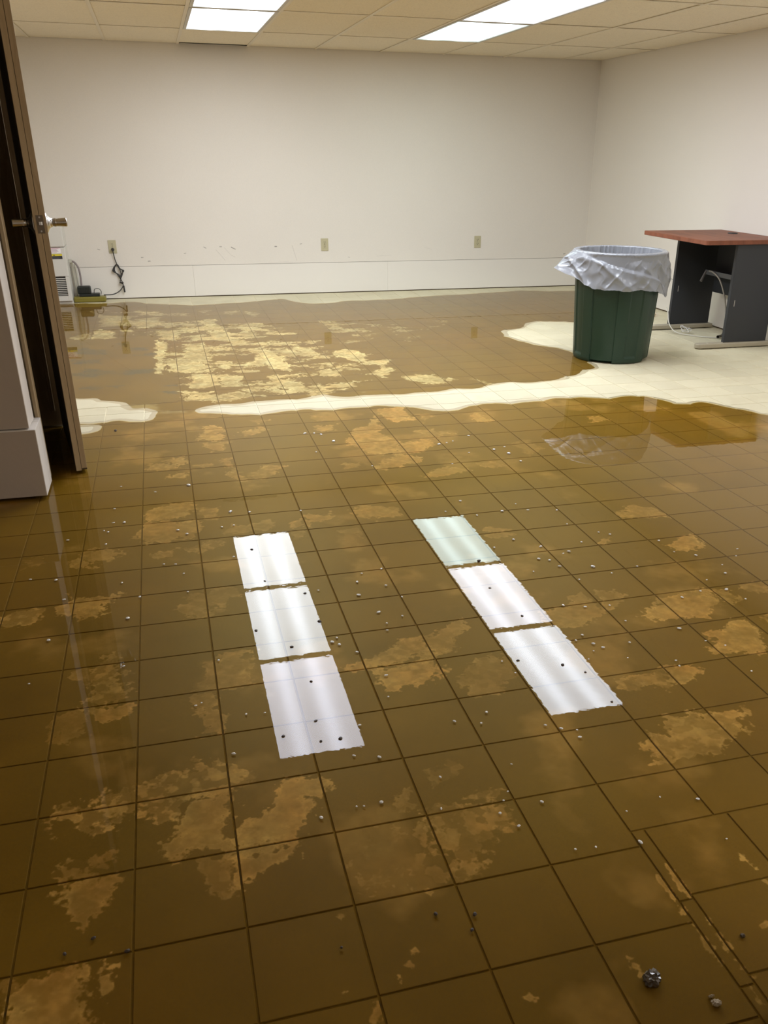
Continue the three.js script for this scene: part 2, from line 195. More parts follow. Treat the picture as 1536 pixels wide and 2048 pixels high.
// ---------------------------------------------------------------- small helpers
function rng(seed) { let s = seed >>> 0; return () => { s = (s + 0x6D2B79F5) >>> 0; let t = s; t = Math.imul(t ^ (t >>> 15), t | 1); t ^= t + Math.imul(t ^ (t >>> 7), t | 61); return ((t ^ (t >>> 14)) >>> 0) / 4294967296; }; }
const NT = new Float32Array(65536); { const r = rng(7); for (let i = 0; i < 65536; i++) NT[i] = r(); }
function noise(x, y) {
  const xi = Math.floor(x), yi = Math.floor(y); let fx = x - xi, fy = y - yi;
  fx = fx * fx * (3 - 2 * fx); fy = fy * fy * (3 - 2 * fy);
  const x0 = xi & 255, x1 = (xi + 1) & 255, y0 = (yi & 255) << 8, y1 = ((yi + 1) & 255) << 8;
  const a = NT[y0 | x0], b = NT[y0 | x1], c = NT[y1 | x0], d = NT[y1 | x1];
  return a + (b - a) * fx + (c - a) * fy + (a - b - c + d) * fx * fy;
}
function fbm(x, y, o = 4) { let s = 0, a = 0.5, t = 0; for (let i = 0; i < o; i++) { s += a * noise(x, y); t += a; a *= 0.5; x = x * 2.03 + 17.3; y = y * 2.03 + 5.7; } return s / t; }
const sstep = (a, b, x) => { const t = Math.min(1, Math.max(0, (x - a) / (b - a))); return t * t * (3 - 2 * t); };
const lerp = (a, b, t) => a + (b - a) * t;
const SRGB = new Uint8Array(4097); for (let i = 0; i <= 4096; i++) { const c = i / 4096; SRGB[i] = Math.round(255 * (c <= 0.0031308 ? 12.92 * c : 1.055 * Math.pow(c, 1 / 2.4) - 0.055)); }
const enc = (c) => SRGB[Math.max(0, Math.min(4096, Math.round(c * 4096)))];
const lin = (r, g, b) => new THREE.Color().setRGB(r, g, b);
function dataTex(W, Hh, fn, srgb = true, repeat = true) {
  const d = new Uint8Array(W * Hh * 4);
  for (let j = 0; j < Hh; j++) for (let i = 0; i < W; i++) { const o = (j * W + i) * 4, c = fn(i, j); d[o] = srgb ? enc(c[0]) : c[0] * 255; d[o + 1] = srgb ? enc(c[1]) : c[1] * 255; d[o + 2] = srgb ? enc(c[2]) : c[2] * 255; d[o + 3] = 255; }
  const t = new THREE.DataTexture(d, W, Hh); t.magFilter = THREE.LinearFilter; t.minFilter = THREE.LinearFilter; if (srgb) t.colorSpace = THREE.SRGBColorSpace;
  if (repeat) t.wrapS = t.wrapT = THREE.RepeatWrapping; t.needsUpdate = true; return t;
}
const mat = (o) => { const m = new THREE.MeshPhysicalMaterial(o); return m; };
const std = (r, g, b, rough = 0.6, extra = {}) => mat({ color: lin(r, g, b), roughness: rough, ...extra });
const taken = {};
function numbered(n) { const k = taken[n] = (taken[n] ?? -1) + 1; return k ? `${n}_${String(k).padStart(3, '0')}` : n; }
function thing(name, label, category, pos = [0, 0, 0], turn = 0, group) {
  const o = new THREE.Group(); o.name = numbered(name); o.position.set(...pos); o.rotation.y = turn; o.userData = { label, category }; if (group) o.userData.group = group; scene.add(o); return o;
}
function single(name, geo, m, label, category, group) { const o = obj(numbered(name), geo, m, scene); o.userData = { label, category }; if (group) o.userData.group = group; return o; }
function obj(name, geo, m, parent) { const o = new THREE.Mesh(Array.isArray(geo) ? merge(geo) : geo, m); o.name = name; o.castShadow = o.receiveShadow = true; parent.add(o); return o; }
function structure(name, label) { const o = new THREE.Group(); o.name = name; o.userData = { kind: 'structure', label }; scene.add(o); return o; }
function merge(list) { return mergeGeometries(list.map((g) => { const n = g.index ? g.toNonIndexed() : g; for (const k of Object.keys(n.attributes)) if (!['position', 'normal', 'uv'].includes(k)) n.deleteAttribute(k); return n; })); }
// box with chamfered edges and uv in metres taken from where the face lies
function bx(x0, x1, y0, y1, z0, z1, c = 0) {
  const g = c > 0 ? new RoundedBoxGeometry(x1 - x0, y1 - y0, z1 - z0, 2, c) : new THREE.BoxGeometry(x1 - x0, y1 - y0, z1 - z0);
  g.translate((x0 + x1) / 2, (y0 + y1) / 2, (z0 + z1) / 2); return worldUV(g);
}
function worldUV(g0) {
  const g = g0.index ? g0.toNonIndexed() : g0; const p = g.attributes.position, uv = new Float32Array(p.count * 2);
  const a = new THREE.Vector3(), b = new THREE.Vector3(), c = new THREE.Vector3();
  for (let i = 0; i < p.count; i += 3) {
    a.fromBufferAttribute(p, i); b.fromBufferAttribute(p, i + 1); c.fromBufferAttribute(p, i + 2);
    const n = b.clone().sub(a).cross(c.clone().sub(a)); const ax = Math.abs(n.x), ay = Math.abs(n.y), az = Math.abs(n.z);
    [a, b, c].forEach((v, k) => { const o = (i + k) * 2; if (ay >= ax && ay >= az) { uv[o] = v.x; uv[o + 1] = v.z; } else if (ax >= az) { uv[o] = v.z; uv[o + 1] = v.y; } else { uv[o] = v.x; uv[o + 1] = v.y; } });
  }
  g.setAttribute('uv', new THREE.BufferAttribute(uv, 2)); return g;
}
const cyl = (r0, r1, h, n = 24) => new THREE.CylinderGeometry(r0, r1, h, n);
const V = (x, y, z) => new THREE.Vector3(x, y, z);
function tube(pts, r, seg = 60, rs = 8, closed = false) { return new THREE.TubeGeometry(new THREE.CatmullRomCurve3(pts.map((p) => V(...p)), closed), seg, r, rs, closed); }
// grid surface: fn(u, v) -> [x, y, z]
function surf(nu, nv, fn) {
  const pos = [], uv = [], idx = [];
  for (let j = 0; j <= nv; j++) for (let i = 0; i <= nu; i++) { pos.push(...fn(i / nu, j / nv)); uv.push(i / nu, j / nv); }
  for (let j = 0; j < nv; j++) for (let i = 0; i < nu; i++) { const a = j * (nu + 1) + i, b = a + 1, c = a + nu + 1, d = c + 1; idx.push(a, c, b, b, c, d); }
  const g = new THREE.BufferGeometry(); g.setAttribute('position', new THREE.Float32BufferAttribute(pos, 3)); g.setAttribute('uv', new THREE.Float32BufferAttribute(uv, 2)); g.setIndex(idx); g.computeVertexNormals(); return g;
}

// ---------------------------------------------------------------- the water's outline
function smoothLine(pts, closed, step = 0.025) {
  const c = new THREE.CatmullRomCurve3(pts.map(([x, z]) => V(x, 0, z)), closed, 'centripetal'); const n = Math.max(8, Math.round(c.getLength() / step));
  const out = []; for (let i = 0; i < n + (closed ? 0 : 1); i++) { const p = c.getPointAt(i / n); out.push([p.x + (fbm(p.x * 16 + 40, p.z * 16, 3) - 0.5) * 0.03, p.z + (fbm(p.x * 16, p.z * 16 + 90, 3) - 0.5) * 0.03]); }
  return out;
}
function inward(line, closed, sign = 1) {   // the line set back into the water by the width of the clear rim
  const n = line.length; return line.map((p, i) => {
    const a = line[closed ? (i + n - 3) % n : Math.max(0, i - 3)], b = line[closed ? (i + 3) % n : Math.min(n - 1, i + 3)];
    const dx = b[0] - a[0], dz = b[1] - a[1], l = Math.hypot(dx, dz) || 1, w = (0.018 + 0.04 * noise(p[0] * 9 + 3, p[1] * 9)) * sign * (p[1] < 1.2 ? 0.5 : 1);
    return [p[0] - dz / l * w, p[1] + dx / l * w];
  });
}
function scallop(line, closed, sign = 1) {   // between two joints the edge bulges out over the tile
  const n = line.length; return line.map((p, i) => {
    const a = line[closed ? (i + n - 2) % n : Math.max(0, i - 2)], b = line[closed ? (i + 2) % n : Math.min(n - 1, i + 2)], dx = b[0] - a[0], dz = b[1] - a[1], l = Math.hypot(dx, dz) || 1;
    const ax = Math.abs(dx) / l, w = sign * (p[1] < 1.2 ? 0.5 : 1) * (0.03 * ax * Math.pow(Math.abs(Math.sin(Math.PI * (p[0] + 4.288) / 0.203)), 0.6) + 0.03 * (1 - ax) * Math.pow(Math.abs(Math.sin(Math.PI * (p[1] - 7.705) / 0.2065)), 0.6));
    return [p[0] + dz / l * w, p[1] - dx / l * w];
  });
}
const edgeOut = scallop(smoothLine(DRY_EDGE, false), false), edgeIn = inward(edgeOut, false);
const isleOut = DRY_ISLANDS.map((h) => scallop(smoothLine(h, true), true, -1)), isleIn = isleOut.map((h) => inward(h, true, -1));
const closing = [[XR - 0.003, edgeIn[edgeIn.length - 1][1] + 0.3], [XR - 0.003, ZF], [XL + 0.003, ZF], [XL + 0.003, edgeIn[0][1]]];
const siltOutline = [...edgeIn, ...closing];
function rasterInside(polys, x0, x1, z0, z1, W, Hh) {   // even-odd
  const m = new Uint8Array(W * Hh);
  for (let j = 0; j < Hh; j++) {
    const z = z0 + (j + 0.5) / Hh * (z1 - z0), xs = [];
    for (const P of polys) for (let i = 0, n = P.length; i < n; i++) { const a = P[i], b = P[(i + 1) % n]; if ((a[1] > z) !== (b[1] > z)) xs.push(a[0] + (z - a[1]) / (b[1] - a[1]) * (b[0] - a[0])); }
    xs.sort((a, b) => a - b);
    for (let k = 0; k + 1 < xs.length; k += 2) { const i0 = Math.max(0, Math.ceil((xs[k] - x0) / (x1 - x0) * W - 0.5)), i1 = Math.min(W, Math.ceil((xs[k + 1] - x0) / (x1 - x0) * W - 0.5)); for (let i = i0; i < i1; i++) m[j * W + i] = 1; }
  }
  return m;
}
function signedDist(P, x, z) {   // positive inside
  let d = 1e9, inside = false;
  for (let i = 0, n = P.length, j = n - 1; i < n; j = i++) {
    const ax = P[j][0], az = P[j][1], bx_ = P[i][0], bz = P[i][1], ex = bx_ - ax, ez = bz - az;
    const t = Math.max(0, Math.min(1, ((x - ax) * ex + (z - az) * ez) / (ex * ex + ez * ez || 1e-9))); const qx = x - ax - ex * t, qz = z - az - ez * t; d = Math.min(d, qx * qx + qz * qz);
    if ((az > z) !== (bz > z) && x < ax + (z - az) / (bz - az) * ex) inside = !inside;
  }
  return inside ? Math.sqrt(d) : -Math.sqrt(d);
}

// ---------------------------------------------------------------- floor: tile colour = glazed clay, silt lying on it under the water, worn patches in the silt
const TILE = [0.655, 0.595, 0.415], SILT = [0.212, 0.130, 0.012], WORN = [0.66, 0.42, 0.18], RINSED = [0.80, 0.72, 0.60], SILT_BACK_DIM = [0.19, 0.118, 0.024], GREY = [0.075, 0.08, 0.085];
const GX = -4.288, GP = 0.203, GZ = 7.705, GQ = 0.2065;
function floorTex(x0, x1, z0, z1, W, Hh, joints = false) {
  const clear = new Float32Array(W * Hh), grey = new Float32Array(W * Hh);
  const kx = (x1 - x0) / W, kz = (z1 - z0) / Hh;
  const stamp = (buf, P, st, gr, soft) => {
    const xs = P.map((p) => p[0]), zs = P.map((p) => p[1]), M = 0.06;
    const i0 = Math.max(0, Math.floor((Math.min(...xs) - M - x0) / kx)), i1 = Math.min(W, Math.ceil((Math.max(...xs) + M - x0) / kx));
    const j0 = Math.max(0, Math.floor((Math.min(...zs) - M - z0) / kz)), j1 = Math.min(Hh, Math.ceil((Math.max(...zs) + M - z0) / kz));
    const size = Math.min(Math.max(...xs) - Math.min(...xs), Math.max(...zs) - Math.min(...zs)), amp = Math.min(0.045, size * 0.35);
    for (let j = j0; j < j1; j++) for (let i = i0; i < i1; i++) {
      const x = x0 + (i + 0.5) * kx, z = z0 + (j + 0.5) * kz;
      const wx = x + (fbm(x * 14 + 11, z * 14, 3) - 0.5) * amp * 2, wz = z + (fbm(x * 14, z * 14 + 33, 3) - 0.5) * amp * 2;
      const sd = signedDist(P, wx, wz); if (sd < -0.05) continue;
      const fray = (fbm(x * 28 + 3, z * 28, 2) - 0.5) * 1.5 + (fbm(x * 95, z * 95 + 8, 4) - 0.5) * 2.3, lv = sd / (0.008 + 0.35 * amp) + fray;
      let m = sstep(-soft * 45, soft * 45, lv); if (m <= 0) continue;
      m *= 0.80 + 0.28 * sstep(0.9, 0.2, lv);
      const cl = fbm(x * 44 + 5, z * 44 + 9, 4);
      m *= gr > 0.8 ? sstep(0.555, 0.585, 0.72 * fbm(x * 6 + 5, z * 12 + 9, 4) + 0.28 * fbm(x * 70, z * 70, 3)) : 1 - Math.min(1, gr * 1.3) * sstep(0.44, 0.54, cl);
      m *= 0.50 + 0.50 * sstep(0.28, 0.66, 0.6 * fbm(x * 12, z * 12 + 70, 4) + 0.4 * fbm(x * 60 + 7, z * 60, 3));
      const o = j * W + i, v = Math.min(1.15, m * st * 1.12); if (v > buf[o]) buf[o] = v;
    }
  };
  for (const [st, gr, P] of PATCHES) stamp(clear, P, st, gr, 0.006);
  for (const P of GREY_STREAKS) stamp(grey, P, 0.95, 0.2, 0.02);
  const wet = rasterInside([siltOutline, ...isleIn], x0, x1, z0, z1, W, Hh);
  const d = new Uint8Array(W * Hh * 4);
  for (let j = 0; j < Hh; j++) for (let i = 0; i < W; i++) {
    const o = j * W + i, x = x0 + (i + 0.5) * kx, z = z0 + (j + 0.5) * kz;
    const tone = 0.95 + 0.1 * NT[((Math.floor((x - GX) / GP) & 255) << 8) | (Math.floor((z - GZ) / GQ) & 255)];
    const fine = noise(x * 420, z * 420), mid = fbm(x * 6 + 2, z * 6, 4), big = fbm(x * 1.3 + 8, z * 1.3 + 4, 3);
    let r, g, b;
    if (joints) { const n = 0.85 + 0.3 * noise(x * 90, z * 90), c = Math.min(1, clear[o] * 1.3); if (wet[o]) { r = lerp(SILT[0] * 0.95, 0.07, c) * n; g = lerp(SILT[1] * 0.95, 0.042, c) * n; b = lerp(SILT[2] * 0.95, 0.01, c) * n; } else { r = 0.82 * n; g = 0.75 * n; b = 0.55 * n; } }
    else if (wet[o]) {
      const k = (0.80 + 0.34 * mid + 0.12 * (fine - 0.5)) * (0.90 + 0.2 * big);
      const S = z < 4.02 ? SILT_BACK_DIM : SILT, hue = 0.92 + 0.16 * fbm(x * 2.2 + 60, z * 2.2 + 20, 3);  // back pool silt toned darker to offset the stronger light there
      r = S[0] * k; g = S[1] * k * hue; b = S[2] * k;
      let c = clear[o]; if (z > 4.02) c = Math.max(c, 0.30 * sstep(0.60, 0.74, fbm(x * 4 + 31, z * 4 + 3, 5)));
      const wk = (0.86 + 0.4 * (fbm(x * 55, z * 55, 3) - 0.5) + 0.2 * (mid - 0.5)) * tone * 1.1, ru = 0.9 + 0.25 * fbm(x * 13 + 80, z * 13, 3);
      const far = z < 4.25 ? RINSED : WORN;
      r = lerp(r, far[0] * wk, c); g = lerp(g, far[1] * wk * ru, c); b = lerp(b, far[2] * wk * ru * ru, c);
      const s = grey[o]; if (s) { r = lerp(r, GREY[0], s); g = lerp(g, GREY[1], s); b = lerp(b, GREY[2], s); }
    } else {
      const k = tone * (0.94 + 0.06 * fine + 0.08 * (mid - 0.5)), dirt = 0.14 * sstep(0.55, 0.75, fbm(x * 7 + 50, z * 7 + 12, 5));
      r = lerp(TILE[0] * k, 0.42, dirt); g = lerp(TILE[1] * k, 0.33, dirt); b = lerp(TILE[2] * k, 0.19, dirt);
    }
    d[o * 4] = enc(r); d[o * 4 + 1] = enc(g); d[o * 4 + 2] = enc(b); d[o * 4 + 3] = 255;
  }
  const t = new THREE.DataTexture(d, W, Hh); t.magFilter = t.minFilter = THREE.LinearFilter; t.colorSpace = THREE.SRGBColorSpace; t.needsUpdate = true; return t;
}
const ZONES = [
  { x0: -5.05, x1: -2.25, z0: 6.0, z1: 8.8, W: 2048, H: 2048 },
  { x0: -5.15, x1: 0.25, z0: 3.6, z1: 6.25, W: 2048, H: 1005 },
  { x0: -5.75, x1: 0.25, z0: -0.2, z1: 3.85, W: 2048, H: 1382 },
];
for (const q of ZONES) q.mat = mat({ map: floorTex(q.x0, q.x1, q.z0, q.z1, q.W, q.H), roughness: 0.5, specularIntensity: 0.6 });
const plainSilt = std(...SILT, 0.6);
const zoneOf = (x, z) => z > 6.12 ? (x > -5 && x < -2.36 && z < 8.68 ? ZONES[0] : null) : z > 3.73 ? (x > -5.04 ? ZONES[1] : null) : ZONES[2];

const floor = structure('floor', 'square clay floor tiles, silted brown under the water and cream where dry');
const groutTex = floorTex(XL, XR + 0.05, ZB, 8.9, 1024, 1620, true);
{
  const g = bx(XL - 0.1, XR + 0.1, -0.12, -0.0026, ZB - 0.1, ZF + 0.1); const p = g.attributes.position, uv = g.attributes.uv;
  for (let i = 0; i < p.count; i++) uv.setXY(i, (p.getX(i) - XL) / (XR + 0.05 - XL), (p.getZ(i) - ZB) / (8.9 - ZB));
  obj('grout_bed', g, mat({ map: groutTex, roughness: 0.9 }), floor);
}
function tileGeo(x0, x1, z0, z1, q, seed) {
  const j = 0.0021, a = x0 + j, b = x1 - j, c = z0 + j, d = z1 - j, k = 0.0010, y0 = -0.0030, y1 = -0.0008, t = 0;
  const pos = [], nor = [], uv = [], idx = [];
  const U = (x, z) => q ? [(x - q.x0) / (q.x1 - q.x0), (z - q.z0) / (q.z1 - q.z0)] : [x, z];
  const quad = (P, n) => { const o = pos.length / 3; for (const [x, y, z] of P) { pos.push(x, y, z); nor.push(...n); uv.push(...U(x, z)); } idx.push(o, o + 1, o + 2, o, o + 2, o + 3); };
  quad([[a + k, t, c + k], [a + k, t, d - k], [b - k, t, d - k], [b - k, t, c + k]], [0, 1, 0]);
  const s = 0.7071;
  quad([[a, y1, c], [a, y1, d], [a + k, t, d - k], [a + k, t, c + k]], [-s, s, 0]); quad([[b, y1, d], [b, y1, c], [b - k, t, c + k], [b - k, t, d - k]], [s, s, 0]);
  quad([[b, y1, c], [a, y1, c], [a + k, t, c + k], [b - k, t, c + k]], [0, s, -s]); quad([[a, y1, d], [b, y1, d], [b - k, t, d - k], [a + k, t, d - k]], [0, s, s]);
  quad([[a, y0, c], [a, y0, d], [a, y1, d], [a, y1, c]], [-1, 0, 0]); quad([[b, y0, d], [b, y0, c], [b, y1, c], [b, y1, d]], [1, 0, 0]);
  quad([[b, y0, c], [a, y0, c], [a, y1, c], [b, y1, c]], [0, 0, -1]); quad([[a, y0, d], [b, y0, d], [b, y1, d], [a, y1, d]], [0, 0, 1]);
  const g = new THREE.BufferGeometry(); g.setAttribute('position', new THREE.Float32BufferAttribute(pos, 3)); g.setAttribute('normal', new THREE.Float32BufferAttribute(nor, 3)); g.setAttribute('uv', new THREE.Float32BufferAttribute(uv, 2)); g.setIndex(idx); return g;
}
{
  const cells = [], SX = GX + 4 * GP, SZ = 7.866;
  const add = (x0, x1, z0, z1) => { x0 = Math.max(x0, XL); x1 = Math.min(x1, XR); z0 = Math.max(z0, ZB); z1 = Math.min(z1, ZF); if (x1 - x0 > 0.02 && z1 - z0 > 0.02) cells.push([x0, x1, z0, z1]); };
  for (let i = -7; i < 22; i++) for (let j = -38; j < 15; j++) {
    const x0 = GX + i * GP, z0 = GZ + j * GQ;
    if (x0 > SX - 0.01 && z0 + GQ > SZ) { if (z0 < SZ - 0.02) add(x0, x0 + GP, z0, SZ); continue; }
    add(x0, x0 + GP, z0, z0 + GQ);
  }
  for (let j = 0; j < 14; j++) { add(SX, SX + 0.031, SZ + j * 0.2, SZ + (j + 1) * 0.2); for (let i = 0; i < 18; i++) add(SX + 0.031 + i * GP, SX + 0.031 + (i + 1) * GP, SZ + j * 0.19, SZ + (j + 1) * 0.19); }
  const v = V(0, 0, 0), ranked = cells.map((c) => {
    const x = (c[0] + c[1]) / 2, z = (c[2] + c[3]) / 2; v.set(x, 0, z); const dist = v.distanceTo(camera.position); v.project(camera);
    const seen = Math.abs(v.x) < 1.06 && Math.abs(v.y) < 1.06 && v.z < 1 && !(x < -4.88 && z < 5.47);
    return { c, x, z, key: seen ? dist : 1e6 + dist };
  }).sort((a, b) => a.key - b.key);
  const rest = new Map();
  ranked.forEach((t, n) => {
    const q = zoneOf(t.x, t.z), g = tileGeo(...t.c, q);
    if (n < 300) obj(n ? `floor_tile_${String(n).padStart(3, '0')}` : 'floor_tile', g, q ? q.mat : plainSilt, floor);
    else { if (!rest.has(q)) rest.set(q, []); rest.get(q).push(g); }
  });
  for (const [q, list] of rest) { const m = obj('floor_tile_field', mergeGeometries(list), q ? q.mat : plainSilt, floor); m.userData = { kind: 'stuff' }; }
}

// smooth screed slab laid over the tiles beside the door
{
  const s = new THREE.Shape([[-5.05, 2.0], [-4.42, 1.95], [-4.42, 3.25], [-4.31, 3.25], [-4.31, 4.01], [-5.05, 4.06]].map(([x, z]) => new THREE.Vector2(x, -z)));
  const g = new THREE.ExtrudeGeometry(s, { depth: 0.002, bevelEnabled: false }); g.rotateX(-Math.PI / 2); g.translate(0, -0.0005, 0);
  const p = g.attributes.position, uv = g.attributes.uv;
  const mz = ZONES[2], big = floorTex(-5.15, -4.2, 1.9, 4.1, 512, 1024);
  for (let i = 0; i < p.count; i++) uv.setXY(i, (p.getX(i) + 5.15) / 0.95, (p.getZ(i) - 1.9) / 2.2);
  obj('screed_slab', g, mat({ map: big, roughness: 0.6 }), floor);
}

// ---------------------------------------------------------------- water: a still sheet and the clear rim where it thins out
{
  const WY = 0.0035;
  const water = new THREE.Group(); water.name = 'muddy_water'; water.userData = { kind: 'stuff', label: 'shallow brown flood water standing on the tile floor', category: 'water' }; scene.add(water);
  const s = new THREE.Shape(siltOutline.map(([x, z]) => new THREE.Vector2(x, -z)));
  for (const h of isleIn) s.holes.push(new THREE.Path(h.map(([x, z]) => new THREE.Vector2(x, -z))));
  const g = new THREE.ShapeGeometry(s); g.rotateX(-Math.PI / 2); g.translate(0, WY, 0);
  const rp = new Float32Array(512 * 512 * 4); for (let j = 0; j < 512; j++) for (let i = 0; i < 512; i++) { const o = (j * 512 + i) * 4, n = 0.5 + 0.5 * (fbm(i * 0.08, j * 0.08, 3) - 0.5) + 0.25 * (noise(i * 0.02, j * 0.02) - 0.5); rp[o] = rp[o + 1] = rp[o + 2] = n; rp[o + 3] = 1; }
  const ripple = new THREE.DataTexture(rp, 512, 512, THREE.RGBAFormat, THREE.FloatType); ripple.magFilter = ripple.minFilter = THREE.LinearFilter; ripple.wrapS = ripple.wrapT = THREE.MirroredRepeatWrapping; ripple.repeat.set(1.3, 1.3); ripple.needsUpdate = true;
  const wm = mat({ color: lin(0.94, 0.86, 0.58), roughness: 0.0, transmission: 1, thickness: 0, ior: 1.333, specularIntensity: 0.76, bumpMap: ripple, bumpScale: 0.00005 });
  obj('water_sheet', g, wm, water);
  const fm = mat({ color: lin(0.93, 0.9, 0.86), roughness: 0.03, transmission: 1, thickness: 0, ior: 1.333 });
  const rim = (outer, inner, closed) => { const n = outer.length; return surf(closed ? n : n - 1, 2, (u, v) => { const i = Math.round(u * (closed ? n : n - 1)) % n, a = outer[i], b = inner[i]; return [lerp(a[0], b[0], v), lerp(0.0006, WY, Math.sqrt(v)), lerp(a[1], b[1], v)]; }); };
  obj('water_rim', merge([rim(edgeOut, edgeIn, false), ...isleOut.map((h, k) => rim(h, isleIn[k], true))]), fm, water);
}

// ---------------------------------------------------------------- wall coverings
const weave = dataTex(256, 256, (i, j) => { const n = 0.5 + 0.18 * Math.sin(i * Math.PI / 4) * (noise(i * 0.5, j * 0.06) - 0.2) + 0.18 * Math.sin(j * Math.PI / 4) * (noise(i * 0.06 + 9, j * 0.5) - 0.2) + 0.25 * (noise(i * 0.9, j * 0.9) - 0.5); return [n, n, n]; }, false);
weave.repeat.set(5, 5);
const WALL = [0.79, 0.735, 0.66];
function wallMat(map) { return mat({ color: map ? 0xffffff : lin(...WALL), map: map || null, roughness: 0.62, specularIntensity: 0.4, bumpMap: weave, bumpScale: 0.0006 }); }
const wallPaint = wallMat(null);
const stripPaint = mat({ color: lin(0.78, 0.735, 0.668), roughness: 0.55, specularIntensity: 0.4, bumpMap: weave, bumpScale: 0.0004 });
const darkGap = std(0.17, 0.12, 0.075, 0.9);
// the back wall's covering carries scuffs and pencil-thin scratches
const scuffed = (() => {
  const W = 2048, Hh = 768, X0 = XL, X1 = XR, buf = new Float32Array(W * Hh);
  const stroke = (pts, w, k) => { for (let q = 0; q + 1 < pts.length; q++) { const [ax, ay] = pts[q], [bx_, by] = pts[q + 1], n = Math.ceil(Math.hypot(bx_ - ax, by - ay) / 0.0012); for (let t = 0; t <= n; t++) { const x = lerp(ax, bx_, t / n), y = lerp(ay, by, t / n), i = Math.round((x - X0) / (X1 - X0) * W), j = Math.round(y / H * Hh); for (let a = -w; a <= w; a++) for (let b = -w; b <= w; b++) { const o = (j + b) * W + i + a; if (o >= 0 && o < W * Hh && a * a + b * b <= w * w) buf[o] = Math.max(buf[o], k * (0.5 + 0.5 * noise(x * 300, y * 300))); } } } };
  for (const [x, y, k] of [[-4.50, 0.37, .8], [-4.44, 0.335, .7], [-3.91, 0.455, .6], [-3.76, 0.455, .55], [-3.65, 0.45, .75], [-3.63, 0.44, .6], [-3.23, 0.45, .85], [-2.98, 0.47, .6], [-4.88, 0.45, .5], [-4.1, 0.40, .4], [-4.85, 0.285, .4], [-0.14, 0.33, .7], [-3.77, 0.26, .4], [-2.5, 0.34, .35]]) stroke([[x, y], [x + 0.018, y - 0.014 + 0.02 * noise(x * 9, y * 9)]], 1, k);
  for (const [a, k] of [[[[-3.8, .43], [-3.74, .36], [-3.72, .33]], .35], [[[-3.72, .45], [-3.66, .38], [-3.62, .36]], .3], [[[-3.06, .46], [-3.03, .36], [-3.02, .32]], .4], [[[-4.4, .27], [-4.28, .24]], .35], [[[-3.3, .30], [-3.1, .31]], .2], [[[-2.2, .345], [-2.05, .35]], .2], [[[-1.7, .42], [-1.62, .40]], .2]]) stroke(a, 0, k);
  const t = dataTex(W, Hh, (i, j) => { const k = (0.965 + 0.035 * noise(i * 0.8, j * 0.8)) * (0.98 + 0.04 * (fbm(i * 0.006, j * 0.006, 4) - 0.5)), s = buf[j * W + i]; return [lerp(WALL[0] * k, 0.12, s), lerp(WALL[1] * k, 0.105, s), lerp(WALL[2] * k, 0.09, s)]; }, true, false);
  t.repeat.set(1 / (X1 - X0), 1 / H); t.offset.set(-X0 / (X1 - X0), 0); return t;
})();
const SEAM = 0.292;
{
  const w = structure('wall_back', 'long off-white rear wall with a separate lower strip');
  obj('wall_covering', bx(XL - 0.1, XR + 0.1, SEAM + 0.003, H + 0.004, ZB - 0.1, ZB, 0), wallMat(scuffed), w);
  // the wall stops at the ceiling; void behind is deepened to darken the ceiling slot
  obj('added_plenum_wall', bx(XL - 0.1, XR + 0.1, H - 0.2, H + 0.75, ZB - 0.95, ZB - 0.85), std(0.36, 0.34, 0.31, 0.9), w);
  for (const [a, b] of [[XL, -4.03], [-4.0295, -2.09], [-2.0895, XR]]) obj('lower_strip', bx(a, b, 0.008, SEAM, ZB - 0.1, ZB + 0.002, 0.0015), stripPaint, w);
  obj('wall_backing', bx(XL - 0.1, XR + 0.1, -0.01, SEAM + 0.01, ZB - 0.12, ZB - 0.02), darkGap, w);
}
{
  const w = structure('wall_right', 'off-white side wall behind the desk');
  obj('wall_covering', bx(XR, XR + 0.1, SEAM + 0.003, H + 0.1, ZB - 0.1, ZF + 0.1), wallPaint, w);
  for (const [a, b] of [[ZB, 2.38], [2.383, 4.8], [4.803, 7.2], [7.203, ZF]]) obj('lower_strip', bx(XR - 0.002, XR + 0.1, 0.012, SEAM, a, b, 0.0015), stripPaint, w);
  obj('wall_backing', bx(XR + 0.02, XR + 0.12, -0.01, SEAM + 0.01, ZB - 0.1, ZF + 0.1), darkGap, w);
}
{
  const w = structure('wall_front', 'wall at the camera end of the room');
  obj('wall_covering', bx(XL - 0.1, XR + 0.1, -0.01, H + 0.1, ZF, ZF + 0.1), wallPaint, w);
}
